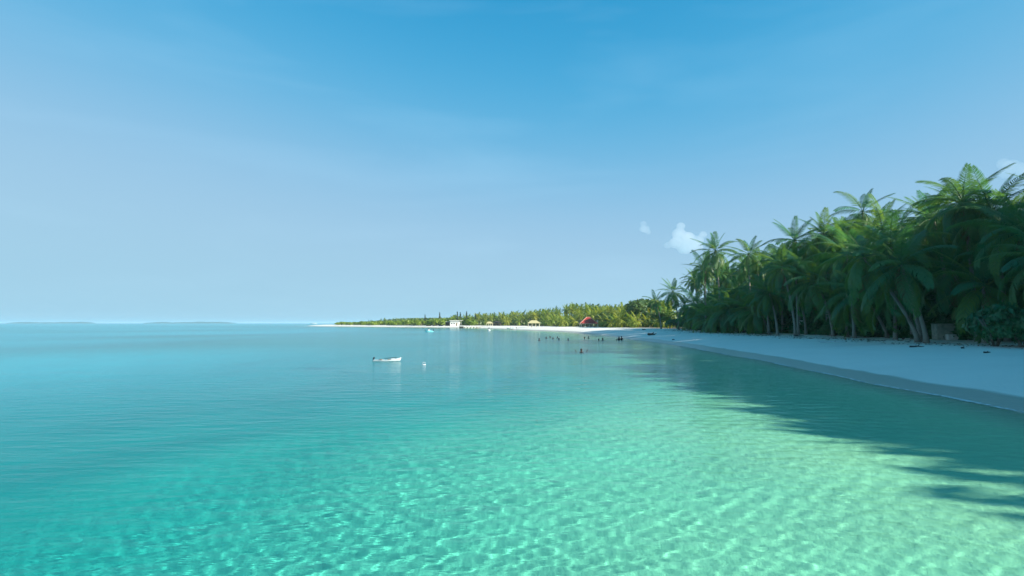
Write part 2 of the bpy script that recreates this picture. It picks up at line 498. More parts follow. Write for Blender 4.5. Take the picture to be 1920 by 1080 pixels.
FRONDS = []
for k in range(3):
    FRONDS.append([frond_mesh('frond', M_frond, 4.55 + .35 * k, bd, hg, 38, .072, 10 * k + i, twist=tw)
                   for i, (bd, hg, tw) in enumerate(((.5, .35, .15), (1.0, .7, -.2), (1.45, 1.0, .25), (1.8, 1.25, -.15)))])
FROND_DEAD = [frond_mesh('dead_frond', M_frond_dead, 3.6, 1.5, 1.3, 26, .06, 70 + i) for i in range(2)]

def trunk_mesh(h, lean, curve, r0=.21, r1=.12, seed=0, sides=8, segs=12, mat=None):
    q = random.Random(seed)
    pts, rad = [], []
    for i in range(segs + 1):
        t = i / segs
        off = lean * (t ** curve)
        pts.append((off.x, off.y, t * h - (.4 if i == 0 else 0)))
        rad.append((r0 * (1 + .55 * math.exp(-t * h / .5)) * (1 - t) + r1 * t) * q.uniform(.95, 1.05))
    return MB().tube(pts, rad, sides).mesh('trunk', mat or M_trunk, True)

GROVE_LABEL = 'coconut palm packed among others in the shaded grove'
GROVE_GROUP = 'coconut palms of the shaded grove'
palm_count = 0
def palm(x, y, h, lean=(0, 0), label=None, n=22, size=1.0, curve=1.7, seed=None, group=GROVE_GROUP, dead=1, z=None, low=-48, r0=.2):
    """Empty > trunk, fronds; lean is the offset of the crown from the foot"""
    global palm_count
    palm_count += 1
    q = random.Random(palm_count * 7 + 1 if seed is None else seed)
    z = gz(x, y) if z is None else z
    t = empty('palm_tree', (x, y, z))
    u_ = project((x, y, z + h))[0] if y > 5 else 9999
    tag(t, label or GROVE_LABEL + ', ' + ('under the star-shaped palm' if u_ < 1380 else 'left of the white patch' if u_ < 1500 else 'right of the white patch' if u_ < 1640 else
        'above the leaning trunks' if u_ < 1760 else 'above the box and bush'), 'palm tree', group)
    lv = Vector((lean[0], lean[1], 0))
    link_mesh('trunk', trunk_mesh(h, lv, curve, r0, .11, palm_count), t)
    top = Vector((lv.x, lv.y, h - .1))
    axis = Vector((lv.x * .12 / max(h, 1) * curve, lv.y * .12 / max(h, 1) * curve, 1)).normalized()
    tilt = Vector((0, 0, 1)).rotation_difference(axis)
    fam = FRONDS[palm_count % 3]
    az = q.uniform(0, 6.28)
    for i in range(n):
        age = (i + .5) / n
        pitch = R(82) + (R(low) - R(82)) * age ** .8 + q.uniform(-.12, .12)
        az += 2.39996 + q.uniform(-.2, .2)
        me = fam[min(3, int(age * 3.2 + q.uniform(-.2, .8)))]
        fo = link_mesh('frond', me, t)
        rot = tilt @ Quaternion((0, 0, 1), az) @ Quaternion((0, 1, 0), -pitch) @ Quaternion((1, 0, 0), q.uniform(-.25, .25))
        s = size * (q.uniform(.62, .8) if age < .1 else q.uniform(.88, 1.08))
        fo.matrix_local = Matrix.Translation(top + Vector((0, 0, .25 * (1 - age)))) @ rot.to_matrix().to_4x4() @ Matrix.Scale(s, 4)
    for i in range(dead):
        fo = link_mesh('frond', FROND_DEAD[i % 2], t)
        rot = Quaternion((0, 0, 1), q.uniform(0, 6.28)) @ Quaternion((0, 1, 0), R(60 + q.uniform(-8, 12)))
        fo.matrix_local = Matrix.Translation(top) @ rot.to_matrix().to_4x4() @ Matrix.Scale(size, 4)
        fo['label'] = 'brown dead frond hanging below the crown'
    return t

# skyline of the grove in the photograph (pixel column, row)
SKYLINE = np.array([(1225, 575), (1250, 545), (1275, 535), (1300, 490), (1340, 445), (1390, 465), (1450, 452), (1490, 432), (1540, 415), (1600, 405), (1625, 395),
                    (1690, 400), (1725, 400), (1745, 375), (1820, 345), (1880, 370), (1920, 345), (2100, 270), (2600, 60)], dtype=float)
def skyline(u): return float(np.interp(u, SKYLINE[:, 0], SKYLINE[:, 1]))

placed = []
def far_enough(x, y, d):
    return all((x - a) ** 2 + (y - b) ** 2 > d * d for a, b in placed)

def palm_at(u, v, y, **k):
    """palm whose crown centre projects to (u, v) at depth y"""
    p = at_depth(u, v, y)
    lean = k.pop('lean', (random.uniform(-1, 1) - .6, random.uniform(-1, 1)))
    bx, by = p.x - lean[0], p.y - lean[1]
    g = gz(bx, by)
    placed.append((bx, by))
    return palm(bx, by, p.z - g, lean, z=g, **k)

# palms that stand out
palm_at(1342, 472, 118, size=1.18, n=26, label='tall palm with an upright star of fronds above the left part of the shaded grove')
palm_at(1618, 398, 84, size=.98, n=20, label='palm poking its sunlit crown above the middle of the grove skyline')
palm_at(1806, 382, 54, size=1.02, n=28, label='tallest fully visible palm, broad feathery crown near the right edge')
palm_at(1690, 418, 78, size=.8, n=16, label='small palm crown just left of the broad tall palm at the right')
palm_at(1918, 436, 47, size=1.0, n=26, label='tall dark palm cut off by the right edge of the picture')
palm_at(1262, 548, 150, size=1.1, n=24, label='dark palm at the far left end of the shaded grove')
palm_at(1229, 566, 172, size=.85, n=20, label='pale green palm just past the left end of the shaded grove')
palm_at(1322, 505, 122, size=1.0, n=24, label='lower palm with brown-tinged fronds tucked left under the tall star-shaped palm')
palm_at(1404, 478, 104, size=.95, n=20, label='palm with a yellowish heart right of the tall star-shaped palm')
palm_at(1490, 452, 92, size=1.0, n=24, label='palm with drooping yellow-green fronds on the middle grove skyline')
palm_at(1455, 490, 96, size=.95, n=24, label='palm with a bright yellow arched frond half way along the grove')
palm_at(1545, 440, 84, size=1.05, n=26, label='round full palm left of the sunlit crown poking above the grove')
palm_at(1655, 430, 76, size=1.0, n=24)
palm_at(1750, 410, 62, size=1.0, n=26)
palm_at(1580, 440, 90, size=1.0, n=24)
palm_at(1860, 400, 52, size=1.0, n=26)

# leaning palms on the edge of the sand
for u, v, lx, ly, h, lab in (
        (1665, 634, -3.6, -1.0, 5.2, 'palm with a trunk leaning far left, nearest the tree-foot clump on the sand'),
        (1722, 642, -4.2, 1.0, 8.0, 'palm with a long pale trunk leaning left out of the grove beside the box'),
        (1728, 641, -2.2, .6, 9.0, 'palm with a steep trunk rising behind the long leaning one'),
        (1738, 643, -2.9, -1.2, 7.0, 'rightmost of the leaning palm trunks left of the grey-green box'),
        (1838, 640, -1.6, .8, 6.5, 'palm leaning over the leafy bush at the right edge'),
        (1600, 629, -2.2, -.8, 6.0, 'palm with drooping fronds over the low ground plants on the sand edge'),
        (1470, 624, -2.0, -.5, 6.6, 'palm leaning seaward left of the white patch in the grove')):
    p = ground_hit(u, v)
    placed.append((p.x, p.y))
    palm(p.x, p.y, h, (lx, ly), lab, n=20, size=1.0, curve=1.35, dead=1, low=-58)

# the face of the grove: low and middle palms hiding the interior
tries = 0; made = 0
while made < 60 and tries < 4000:
    tries += 1
    y = random.uniform(30, 150)
    x = 39.5 + max(0, (y - 105) * .09) + random.uniform(0, 6.5)
    u, _ = project((x, y, 2))
    if u < 1268 or u > 2050 or not far_enough(x, y, 3.0): continue
    g = gz(x, y)
    h = random.uniform(2.4, 7.5) if u < 1475 else random.uniform(4.6, 11.0)
    if any(abs(u - uu) < ww and y < yy for uu, ww, yy in ((1768, 75, 62), (1508, 50, 82), (1700, 60, 60))): continue
    zmax = at_depth(u, skyline(u) + 62, y).z - g
    h = min(h, zmax)
    if h < 2.4: continue
    placed.append((x, y)); made += 1
    palm(x, y, h, (random.uniform(-2.2, .2), random.uniform(-1, 1)), n=random.randint(20, 28), size=random.uniform(.85, 1.15), low=random.uniform(-68, -32), dead=random.choice((0, 1, 2)))
# taller rows behind, up to the skyline
tries = 0; made = 0
while made < 58 and tries < 6000:
    tries += 1
    y = random.uniform(36, 165)
    x = 45 + max(0, (y - 105) * .09) + random.uniform(0, 19)
    u, _ = project((x, y, 2))
    if u < 1262 or u > 2000 or not far_enough(x, y, 3.1): continue
    g = gz(x, y)
    zmax = at_depth(u, skyline(u) + 34, y).z - g
    h = min(random.uniform(.72, 1.0) * zmax, random.uniform(15, 19))
    if h < 5: continue
    placed.append((x, y)); made += 1
    palm(x, y, h, (random.uniform(-1.6, .8), random.uniform(-1.2, 1.2)), n=random.randint(21, 28), size=random.uniform(.85, 1.1), low=random.uniform(-60, -30), dead=random.choice((0, 0, 1)))
# the grove goes on past the right edge and shades the water in the foreground
made = 0; tries = 0
while made < 34 and tries < 4000:
    tries += 1
    y = random.uniform(-42, 42)
    x = 42.5 + random.uniform(0, 11)
    if y > 4 and project((x, y, 2))[0] < 2010: continue
    if not far_enough(x, y, 3.4): continue
    placed.append((x, y)); made += 1
    h = random.uniform(8.2, 9.8)
    palm(x, y, h, (random.uniform(-1.6, .6), random.uniform(-1, 1)), 'coconut palm of the grove, standing beyond the right edge of the view', n=20, size=1.1, dead=0, group='palms beyond the right edge')

# ------------------------------------------------------------------ leaf clouds for shrubs, undergrowth and broadleaf trees
def leaf_quads(P, N, size, seed=0, aspect=1.7):
    """diamond leaves at points P with normals N"""
    q = np.random.default_rng(seed)
    n = len(P)
    N = N + q.normal(0, .55, (n, 3)); N /= np.linalg.norm(N, axis=1)[:, None] + 1e-9
    a = np.cross(N, q.normal(0, 1, (n, 3))); a /= np.linalg.norm(a, axis=1)[:, None] + 1e-9
    b = np.cross(N, a)
    s = (size * q.uniform(.6, 1.35, n))[:, None]
    a = a * s * aspect * .5; b = b * s * .5
    V = np.stack([P - a, P + b * .9 + N * s * .12, P + a, P - b * .9 + N * s * .12], 1).reshape(-1, 3)
    F = np.arange(n * 4).reshape(n, 4)
    return V, F

def lobes_points(lobes, n, seed):
    """points on the skins (and a little inside) of several ellipsoids"""
    q = np.random.default_rng(seed)
    w = np.array([l[3] * l[4] for l in lobes]); w = w / w.sum()
    idx = q.choice(len(lobes), n, p=w)
    d = q.normal(0, 1, (n, 3)); d /= np.linalg.norm(d, axis=1)[:, None]
    d[:, 2] = np.where(d[:, 2] < -.35, -d[:, 2], d[:, 2])
    L = np.array(lobes)[idx]
    r = q.uniform(.78, 1.04, n)[:, None] + .10 * np.sin(5 * d[:, :1] + 3 * idx[:, None]) * np.sin(6 * d[:, 2:3])
    P = L[:, :3] + d * r * L[:, [3, 3, 4]]
    return P, d

def shrub_meshes(k, n, size, mat, flat=.7, seed=0, spread=.62):
    out = []
    for i in range(k):
        q = np.random.default_rng(seed + i)
        lobes = [(q.uniform(-spread, spread), q.uniform(-spread, spread), q.uniform(.25, .62), q.uniform(.28, .5), q.uniform(.25, .45) * flat / .7) for _ in range(11)]
        P, N = lobes_points(lobes, n, seed + 50 + i)
        P[:, 2] = np.maximum(P[:, 2], 0.0)
        V, F = leaf_quads(P, N, size, seed + i)
        out.append(np_mesh('foliage', V, F, mat))
    return out

SHRUB = shrub_meshes(4, 2600, .085, M_leaf, seed=100)
SHRUB_SPIT = shrub_meshes(4, 700, .17, M_leaf_spit, .75, 200, .75)
CROWN = shrub_meshes(4, 1500, .12, M_leaf_dark, .9, 300)

def stems(h, seed, r=.04, n=5, mat=None):
    q = random.Random(seed)
    mb = MB()
    for i in range(n):
        a = q.uniform(0, 6.28); l = q.uniform(.3, .55)
        mb.tube([(0, 0, -.1), (math.cos(a) * l * .4, math.sin(a) * l * .4, h * .3), (math.cos(a) * l, math.sin(a) * l, h * .62)], [r, r * .75, r * .3], 5)
    return mb.mesh('stem', mat or M_bark, True)
STEMS = [stems(1.0, i) for i in range(3)]

def shrub(x, y, w, h, label, meshes=SHRUB, group=None, seed=0, name='shrub', cat='shrub', z=None):
    t = empty(name, (x, y, gz(x, y) if z is None else z), seed * 1.7)
    tag(t, label, cat, group)
    f = link_mesh('foliage', meshes[seed % len(meshes)], t); f.scale = (w / 2, w / 2, h)
    s = link_mesh('stem', STEMS[seed % 3], t); s.scale = (w / 2, w / 2, h)
    return t

def tree(x, y, w, h, label, seed=0, group=None, mat_meshes=CROWN, name='broadleaf_tree', trunk_share=.35):
    t = empty(name, (x, y, gz(x, y)), seed * 2.1)
    tag(t, label, 'tree', group)
    c = link_mesh('crown', mat_meshes[seed % len(mat_meshes)], t); c.scale = (w / 2, w / 2, h * (1 - trunk_share)); c.location.z = h * trunk_share
    q = random.Random(seed)
    mb = MB().tube([(0, 0, -.3), (.1, 0, h * .3), (.05, .1, h * .65)], [.03 * h, .022 * h, .01 * h], 8)
    for i in range(4):
        a = i * 1.6 + q.uniform(-.3, .3)
        mb.tube([(.1, 0, h * .3), (math.cos(a) * w * .15, math.sin(a) * w * .15, h * .5), (math.cos(a) * w * .3, math.sin(a) * w * .3, h * .68)], [.015 * h, .01 * h, .004 * h], 6)
    mb.build('trunk', M_bark, t, True)
    return t

# shrubs along the front of the grove
for i, (u, v, w, h, lab) in enumerate((
        (1862, 652, 4.6, 3.2, 'big leafy green bush at the foot of the palms, right edge'),
        (1915, 654, 3.6, 2.4, 'leafy bush cut by the right edge beside the bigger bush'),
        (1618, 633, 3.6, .75, 'low ground-hugging bush on the sand edge between grove and beach'),
        (1300, 618, 9.0, 4.2, 'large dark bush rounding off the left end of the grove'),
        (1262, 616.5, 8.5, 3.2, 'low dark bush sloping down at the far left end of the grove'),
        (1345, 621, 6.0, 3.4, 'dark bush under the tall star-shaped palm'),
        (1405, 624, 5.0, 2.6, 'dark bush at the grove foot, left of the white patch'),
        (1560, 630, 3.4, 1.6, 'small dark bush right of the white patch'),
        (1690, 637, 2.2, .6, 'small ground plant left of the leaning palm feet'))):
    p = ground_hit(u, v)
    shrub(p.x + w * .22, p.y + w * .22, w, h, lab, SHRUB, 'bushes along the front of the grove', i)

# one mass of undergrowth and young growth inside the grove, plus unseen shade filler
def undergrowth():
    q = np.random.default_rng(21)
    n = 150000
    y = q.uniform(-48, 174, n)
    x0 = 44.5 + np.maximum(0, (y - 105) * .10)
    dx = q.uniform(0, 1, n) * 24
    x = x0 + dx - np.where(y < 32, 2.0, 0)
    top = 1.0 + np.clip(dx, 0, 10) * 1.3 + 1.5 * smooth_noise(x, y, 7, 33)
    with np.errstate(divide='ignore', invalid='ignore'):
        u = np.where(y > 20, 960 + FPX * x / np.maximum(y, 1), 3000)
    cap = (606 - np.interp(u, SKYLINE[:, 0], SKYLINE[:, 1]) - 75) / FPX * np.maximum(y, 1) + CAM_H - 1.4
    cap = np.where((u < 1990) & (y > 20), np.maximum(cap, 1.2), 99)
    dense = 4 + 5 * dx + .8 * smooth_noise(x, y, 6, 34)  # tall unseen leaf hedge past the right edge, shaped for its shadow
    top = np.where(u > 1990, np.clip(dense, 1, 16.5 + .35 * smooth_noise(x, y, 5, 35)), np.clip(top, .5, 13.5))
    top = np.clip(np.minimum(top, cap), .5, 17)
    f = q.uniform(0, 1, n)
    z = ground_z(x, y) + top * f ** .7
    P = np.stack([x, y, z], -1)
    N = q.normal(0, 1, (n, 3)) + np.array([-.6, -.2, .6])
    m = 26000                                   # unseen leaf filler past the right edge, added to close the shadow
    cx = 42.5 + q.uniform(0, 7.5, m); cy = q.uniform(-46, 31, m)
    cz = 1.3 + q.uniform(8, 15.6, m) + .3 * smooth_noise(cx, cy, 5, 35)
    P = np.concatenate([P, np.stack([cx, cy, cz], -1)]); n += m
    N = np.concatenate([N, q.normal(0, 1, (m, 3))])
    V, F = leaf_quads(P, N, .75, 5, 2.2)
    o = link_mesh('undergrowth', np_mesh('undergrowth', V, F, M_leaf))
    tag(o, 'dense dark undergrowth filling the palm grove, with unseen leaf filler added for its shadow', None, None, 'stuff')
undergrowth()

# ------------------------------------------------------------------ far shore: palm belt, spit bushes, casuarinas
def far_crown(seed):
    q = random.Random(seed)
    VV, FF = [], []
    base = [frond_mesh('tmp', M_frond_far, 3.6, bd, hg, 11, .26, seed * 5 + i) for i, (bd, hg) in enumerate(((.5, .4), (1.1, .9), (1.6, 1.2)))]
    az = q.uniform(0, 6)
    arrs = []
    for me in base:
        v = np.empty(len(me.vertices) * 3, dtype=np.float32); me.vertices.foreach_get('co', v)
        f = np.empty(len(me.loops), dtype=np.int32); me.loops.foreach_get('vertex_index', f)
        arrs.append((v.reshape(-1, 3), f.reshape(-1, 4)))
    off = 0
    n = 17
    for i in range(n):
        age = (i + .5) / n
        az += 2.4 + q.uniform(-.2, .2)
        pitch = R(80) - R(135) * age ** .8
        m = np.array((Quaternion((0, 0, 1), az) @ Quaternion((0, 1, 0), -pitch)).to_matrix()) * q.uniform(.85, 1.1)
        v, f = arrs[min(2, int(age * 3))]
        VV.append(v @ m.T); FF.append(f + off); off += len(v)
    for me in base: bpy.data.meshes.remove(me)
    return np_mesh('crown', np.concatenate(VV), np.concatenate(FF), M_frond_far)
FAR_CROWNS = [far_crown(i) for i in range(6)]
FAR_TRUNKS = [trunk_mesh(1.0, Vector((q_, .05, 0)), 1.6, .035, .02, 5, 6, 5) for q_ in (-.1, .06, .12)]

# top outline of the far shore (pixel column, row)
FAR_TOP = np.array([(620, 606), (640, 603.5), (700, 602), (760, 600.5), (800, 598.5), (850, 595), (900, 591), (950, 588.5), (1000, 585), (1040, 579), (1070, 573), (1100, 573), (1150, 576), (1185, 571), (1215, 566), (1260, 568)], dtype=float)
def far_top(u): return float(np.interp(u, FAR_TOP[:, 0], FAR_TOP[:, 1]))

def coast_point(t, inland):
    """point at fraction t along the far coast (index 11..25), moved inland"""
    i0, i1 = 12, 25
    f = i0 + t * (i1 - i0)
    i = min(int(f), i1 - 1)
    p = COAST[i] * (1 - (f - i)) + COAST[i + 1] * (f - i)
    d = COAST[i + 1] - COAST[i]; d = d / np.linalg.norm(d)
    nrm = np.array([d[1], -d[0]])
    return p + nrm * inland

FAR_GROUP = 'palms of the sunlit belt along the far shore'
ROWS = {0: ('low yellow-green palm in the front row of the far shore', (2.2, 3.6)), 1: ('sunlit palm in the middle of the far-shore belt', (4.5, 7)),
        2: ('palm in the upper part of the far-shore belt', (7, 12)), 3: ('', (9, 14)), 4: ('', (9, 14))}
def where(u):
    for lim, w in ((905, 'right of the white building'), (985, 'behind the small dark hut'), (1050, 'around the straw-roofed shelter'), (1085, 'left of the red pavilion'), (1130, 'behind the red pavilion'), (1180, 'right of the red pavilion')):
        if u < lim: return w
    return 'next to the shaded grove'
far_placed = []
belt_v, belt_f, belt_o = [], [], 0
belt_src = []
for me in FAR_CROWNS + FAR_TRUNKS:
    v = np.empty(len(me.vertices) * 3, dtype=np.float32); me.vertices.foreach_get('co', v)
    f = [tuple(p.vertices) for p in me.polygons if len(p.vertices) == 4]
    belt_src.append((v.reshape(-1, 3), np.array(f)))
for row, inland, count, mind in ((0, 30, 46, 4.2), (1, 39, 48, 4.4), (2, 50, 36, 5.2), (3, 58, 90, 3.4), (4, 76, 70, 4.4)):
    made = tries = 0
    while made < count and tries < 6000:
        tries += 1
        c = coast_point(random.random() ** .8 * .78, inland + random.uniform(-6, 7))
        x, y = float(c[0]), float(c[1])
        if y < 176: continue
        u, _ = project((x, y, 2))
        if u < 850 or u > 1262: continue
        if row == 0 and (abs(u - 1103) < 24 or abs(u - 1003) < 14 or abs(u - 928) < 15 or abs(u - 855) < 14): continue
        if not all((x - a) ** 2 + (y - b) ** 2 > mind * mind for a, b in far_placed): continue
        g = gz(x, y)
        lo, hi = ROWS[row][1]
        h = random.uniform(lo, hi)
        zmax = at_depth(u, far_top(u) + random.uniform(-3, 5), y).z - g - 1.9
        if row >= 2: h = max(min(h * 1.15, zmax), zmax * random.uniform(.75, 1.0))
        h = min(h, zmax)
        if h < 1.2: continue
        far_placed.append((x, y)); made += 1
        tk = random.randrange(3); ck = random.randrange(6)
        s = random.uniform(.85, 1.15); rz = random.uniform(0, 6.28)
        top = Vector(((-.1, .06, .12)[tk] * h * .9, .05 * h * .9, h - .1))
        if row < 3:
            t = empty('palm_tree', (x, y, g), rz)
            tag(t, ROWS[row][0] + ', ' + where(u), 'palm tree', FAR_GROUP)
            k = link_mesh('trunk', FAR_TRUNKS[tk], t); k.scale = (h * .9, h * .9, h)
            cr = link_mesh('crown', FAR_CROWNS[ck], t); cr.location = top; cr.scale = (s, s, s)
        else:
            rot = np.array(Matrix.Rotation(rz, 3, 'Z'))
            for (v, f), sc, of in ((belt_src[ck], np.array((s, s, s)), np.array(top)), (belt_src[6 + tk], np.array((h * .9, h * .9, h)), np.zeros(3))):
                belt_v.append((v * sc + of) @ rot.T + np.array((x, y, g))); belt_f.append(f + belt_o); belt_o += len(v)
tag(link_mesh('palm_belt', np_mesh('palm_belt', np.concatenate(belt_v), np.concatenate(belt_f), M_frond_far)),
    'mass of palm crowns on the skyline of the far shore', None, None, 'stuff')

def far_undergrowth():
    q = np.random.default_rng(77)
    P = []
    for k in range(30000):
        c = coast_point(q.uniform(0, 1) ** .8 * .80, 33 + q.uniform(0, 1) * 55)
        P.append((c[0], c[1]))
    P = np.array(P)
    s = signed_dist(P[:, 0], P[:, 1])
    P = P[(P[:, 1] > 172) & (s > 16)]
    s = signed_dist(P[:, 0], P[:, 1])
    n = len(P)
    top = np.clip(1.6 + (s - 26) * .10 + .9 * smooth_noise(P[:, 0], P[:, 1], 9, 8), .5, 6)
    z = ground_z(P[:, 0], P[:, 1]) + top * q.uniform(0, 1, n) ** .6
    V, F = leaf_quads(np.stack([P[:, 0], P[:, 1], z], -1), q.normal(0, 1, (n, 3)) + np.array([0, -.6, .6]), 1.0, 6, 1.4)
    o = link_mesh('shore_undergrowth', np_mesh('shore_undergrowth', V, F, M_leaf_dark))
    tag(o, 'green undergrowth below the palms of the far shore', None, None, 'stuff')
far_undergrowth()

# rounded bushes on the sand spit
made = tries = 0
while made < 110 and tries < 8000:
    tries += 1
    inland = random.uniform(13, 60)
    c = coast_point(random.uniform(.42, .965), inland)
    x, y = float(c[0]), float(c[1])
    if signed_dist(np.array([x]), np.array([y]))[0] < 11: continue
    u, _ = project((x, y, 2))
    if u < 632 or u > 880 or (inland < 26 and abs(u - 853) < 16): continue
    g = gz(x, y)
    h = at_depth(u, far_top(u) + random.uniform(-.3, 2.2), y).z - g
    if h < .8: continue
    if not all((x - a) ** 2 + (y - b) ** 2 > 20 for a, b in far_placed): continue
    far_placed.append((x, y)); made += 1
    h = min(h, random.uniform(2.5, 8))
    spot = 'near its bare sandy tip' if u < 680 else 'half way along it' if u < 740 else 'below the lone casuarina' if u < 815 else 'around the white house'
    shrub(x, y, max(h * 1.9, 6.5) * random.uniform(.9, 1.3), h, 'rounded bright green bush in the thicket on the sand spit, ' + spot, SHRUB_SPIT, 'bushes on the sand spit', made)

# slim casuarinas above the belt
def casuarina(u, v_top, y, label, seed):
    p = at_depth(u, v_top, y)
    g = gz(p.x, y)
    h = p.z - g
    t = empty('casuarina_tree', (p.x, y, g))
    tag(t, label, 'tree', 'slim casuarinas on the far shore')
    MB().tube([(0, 0, -.3), (.1, 0, h * .5), (0, .05, h * .98)], [.16, .1, .02], 6).build('trunk', M_bark, t, True)
    q = np.random.default_rng(seed)
    n = 420
    zz = q.uniform(.3, 1, n) ** .9
    rr = (1.02 - zz) * h * .16 * q.uniform(.2, 1.1, n) * (1 + .5 * np.sin(zz * 40))
    a = q.uniform(0, 6.283, n)
    P = np.stack([rr * np.cos(a), rr * np.sin(a), zz * h], -1)
    V, F = leaf_quads(P, np.stack([np.cos(a), np.sin(a), .8 + 0 * a], -1), .32, seed, 2.6)
    link_mesh('crown', np_mesh('crown', V, F, M_needle), t)
casuarina(824.5, 586, 446, 'slim pointed casuarina tree rising alone left of the white building', 1)
casuarina(857.5, 584.5, 432, 'left of the twin casuarinas above the white building', 2)
casuarina(863, 585.5, 434, 'right of the twin casuarinas above the white building', 3)
casuarina(875, 584, 430, 'slim casuarina tree right of the twin ones above the white building', 4)
casuarina(797, 590, 452, 'faint small casuarina, leftmost on the far shore', 5)
casuarina(892, 588, 420, 'small casuarina among palms, rightmost of the casuarinas', 6)

# big round broadleaf crown behind the far palms
for i, (u, v, y, w, lab) in enumerate(((1205, 565, 232, 17, 'broad dark round-topped tree behind the palms left of the grove'), (1128, 588, 246, 8, 'dark green bushy tree right of the red-roofed pavilion'), (1238, 585, 185, 9, 'grey-green bushy tree beside the left end of the grove'))):
    p = at_depth(u, v, y)
    tree(p.x, y, w, p.z - gz(p.x, y), lab, i)
# ------------------------------------------------------------------ buildings on the far shore
M_red = surf_mat('red_roof_tile', (0.38, 0.05, 0.04), .6, .2, 3.0)
M_trim = surf_mat('roof_trim', (0.62, 0.36, 0.26), .6, .1, 3.0)
M_white = surf_mat('white_paint', (0.80, 0.79, 0.75), .55, .08, 2.0)
M_cream = surf_mat('cream_paint', (0.72, 0.68, 0.50), .6, .1, 2.0)
M_thatch = surf_mat('straw_thatch', (0.55, 0.50, 0.27), .9, .18, 9.0, .5)
M_wood = surf_mat('weathered_wood', (0.22, 0.17, 0.12), .8, .2, 5.0, .3)
M_darkwood = surf_mat('dark_wood', (0.06, 0.05, 0.04), .8, .2, 5.0, .3)
M_concrete = surf_mat('old_concrete', (0.42, 0.42, 0.36), .85, .18, 2.5, .3, dirt=(0.25, 0.28, 0.22))
M_stone = surf_mat('coral_stone', (0.50, 0.47, 0.40), .9, .2, 3.0, .5)
M_shade = surf_mat('dark_interior', (0.05, 0.05, 0.05), .8, .1)
M_glass, _n, _l, _b = new_mat('window_glass'); _b.inputs['Base Color'].default_value = (.03, .05, .06, 1); _b.inputs['Roughness'].default_value = .08
M_hullwhite = surf_mat('white_gelcoat', (0.60, 0.64, 0.66), .25, .06, 2.0, spec=.5)
M_aqua = surf_mat('aqua_paint', (0.22, 0.62, 0.66), .35, .08, 2.0, spec=.5)
M_blackplastic = surf_mat('black_plastic', (0.02, 0.022, 0.025), .5, .1)
M_skin = surf_mat('skin', (0.06, 0.035, 0.024), .5, .1, 20.0)
M_hair = surf_mat('black_hair', (0.012, 0.011, 0.011), .45, .1, 30.0)
M_cloth = surf_mat('dark_swim_cloth', (0.018, 0.02, 0.028), .7, .15, 12.0)
M_cloth2 = surf_mat('navy_swim_cloth', (0.025, 0.035, 0.07), .7, .15, 12.0)

def hip_roof(mb, cx, cy, wx, wy, z0, z1, ridge=.35, th=.12):
    """hipped roof solid with eaves thickness"""
    a, b = wx / 2, wy / 2
    r = a * ridge
    V = [(cx - a, cy - b, z0), (cx + a, cy - b, z0), (cx + a, cy + b, z0), (cx - a, cy + b, z0),
         (cx - a, cy - b, z0 + th), (cx + a, cy - b, z0 + th), (cx + a, cy + b, z0 + th), (cx - a, cy + b, z0 + th), (cx - r, cy, z1), (cx + r, cy, z1)]
    mb.poly(V, [(3, 2, 1, 0), (0, 1, 5, 4), (1, 2, 6, 5), (2, 3, 7, 6), (3, 0, 4, 7), (4, 5, 9, 8), (5, 6, 9), (6, 7, 8, 9), (7, 4, 8)])
    return V

def pavilion():
    y = 248.0
    c = at_depth(1103, 606, y)
    g = gz(c.x, y)
    z_eave = at_depth(1103, 607.0, y).z - g
    z_top = at_depth(1103, 594.8, y).z - g
    w = 33.5 * y / FPX
    t = empty('pavilion', (c.x, y, g))
    tag(t, 'open beach pavilion with a hipped red roof on pale posts', 'pavilion')
    mb = MB(); V = hip_roof(mb, 0, 0, w, w * .8, z_eave, z_top, .18)
    roof = mb.build('roof', M_red, t)
    for i, j in ((4, 8), (7, 8), (5, 9), (6, 9), (8, 9)):
        MB().tube([Vector(V[i]) + Vector((0, 0, .05)), Vector(V[j]) + Vector((0, 0, .05))], .10, 6).build('ridge_cap', M_trim, roof)
    fas = MB()
    for sy in (-1, 1): fas.box((0, sy * (w * .4 + .03), z_eave + .02), (w + .1, .05, .22))
    for sx in (-1, 1): fas.box((sx * (w / 2 + .03), 0, z_eave + .02), (.05, w * .8, .22))
    fas.build('fascia', M_trim, roof)
    for i in range(5):
        for k in (-1, 1):
            x = -w / 2 + .5 + i * (w - 1) / 4
            p = MB().box((x, k * (w * .4 - .45), z_eave / 2 - .15), (.26, .26, z_eave + .3)).build('post', M_cream, t)
            MB().box((x, k * (w * .4 - .45), .12), (.42, .42, .3)).build('post_base', M_cream, p)
    for x in (-1.9, 0, 1.9): MB().box((x, .2, .42), (1.2, .45, .08)).box((x - .45, .2, .2), (.08, .4, .4)).box((x + .45, .2, .2), (.08, .4, .4)).build('bench', M_wood, t)
    MB().box((0, 0, .0), (w * .92, w * .72, .16)).build('floor', M_concrete, t)
    # white pillar next to it
    p = at_depth(1120.2, 606, y - 2)
    gp = gz(p.x, y - 2)
    zt = at_depth(1120, 600, y - 2).z - gp
    q = empty('gate_pillar', (p.x, y - 2, gp))
    tag(q, 'tall white pillar right beside the red-roofed pavilion', 'pillar')
    MB().box((0, 0, zt / 2 - .1), (.62, .5, zt), bevel=.03).build('shaft', M_white, q)
    MB().box((0, 0, zt - .06), (.62, .62, .14), bevel=.02).build('cap', M_white, q)
    MB().box((0, 0, .1), (.66, .66, .35), bevel=.02).build('plinth', M_white, q)
pavilion()

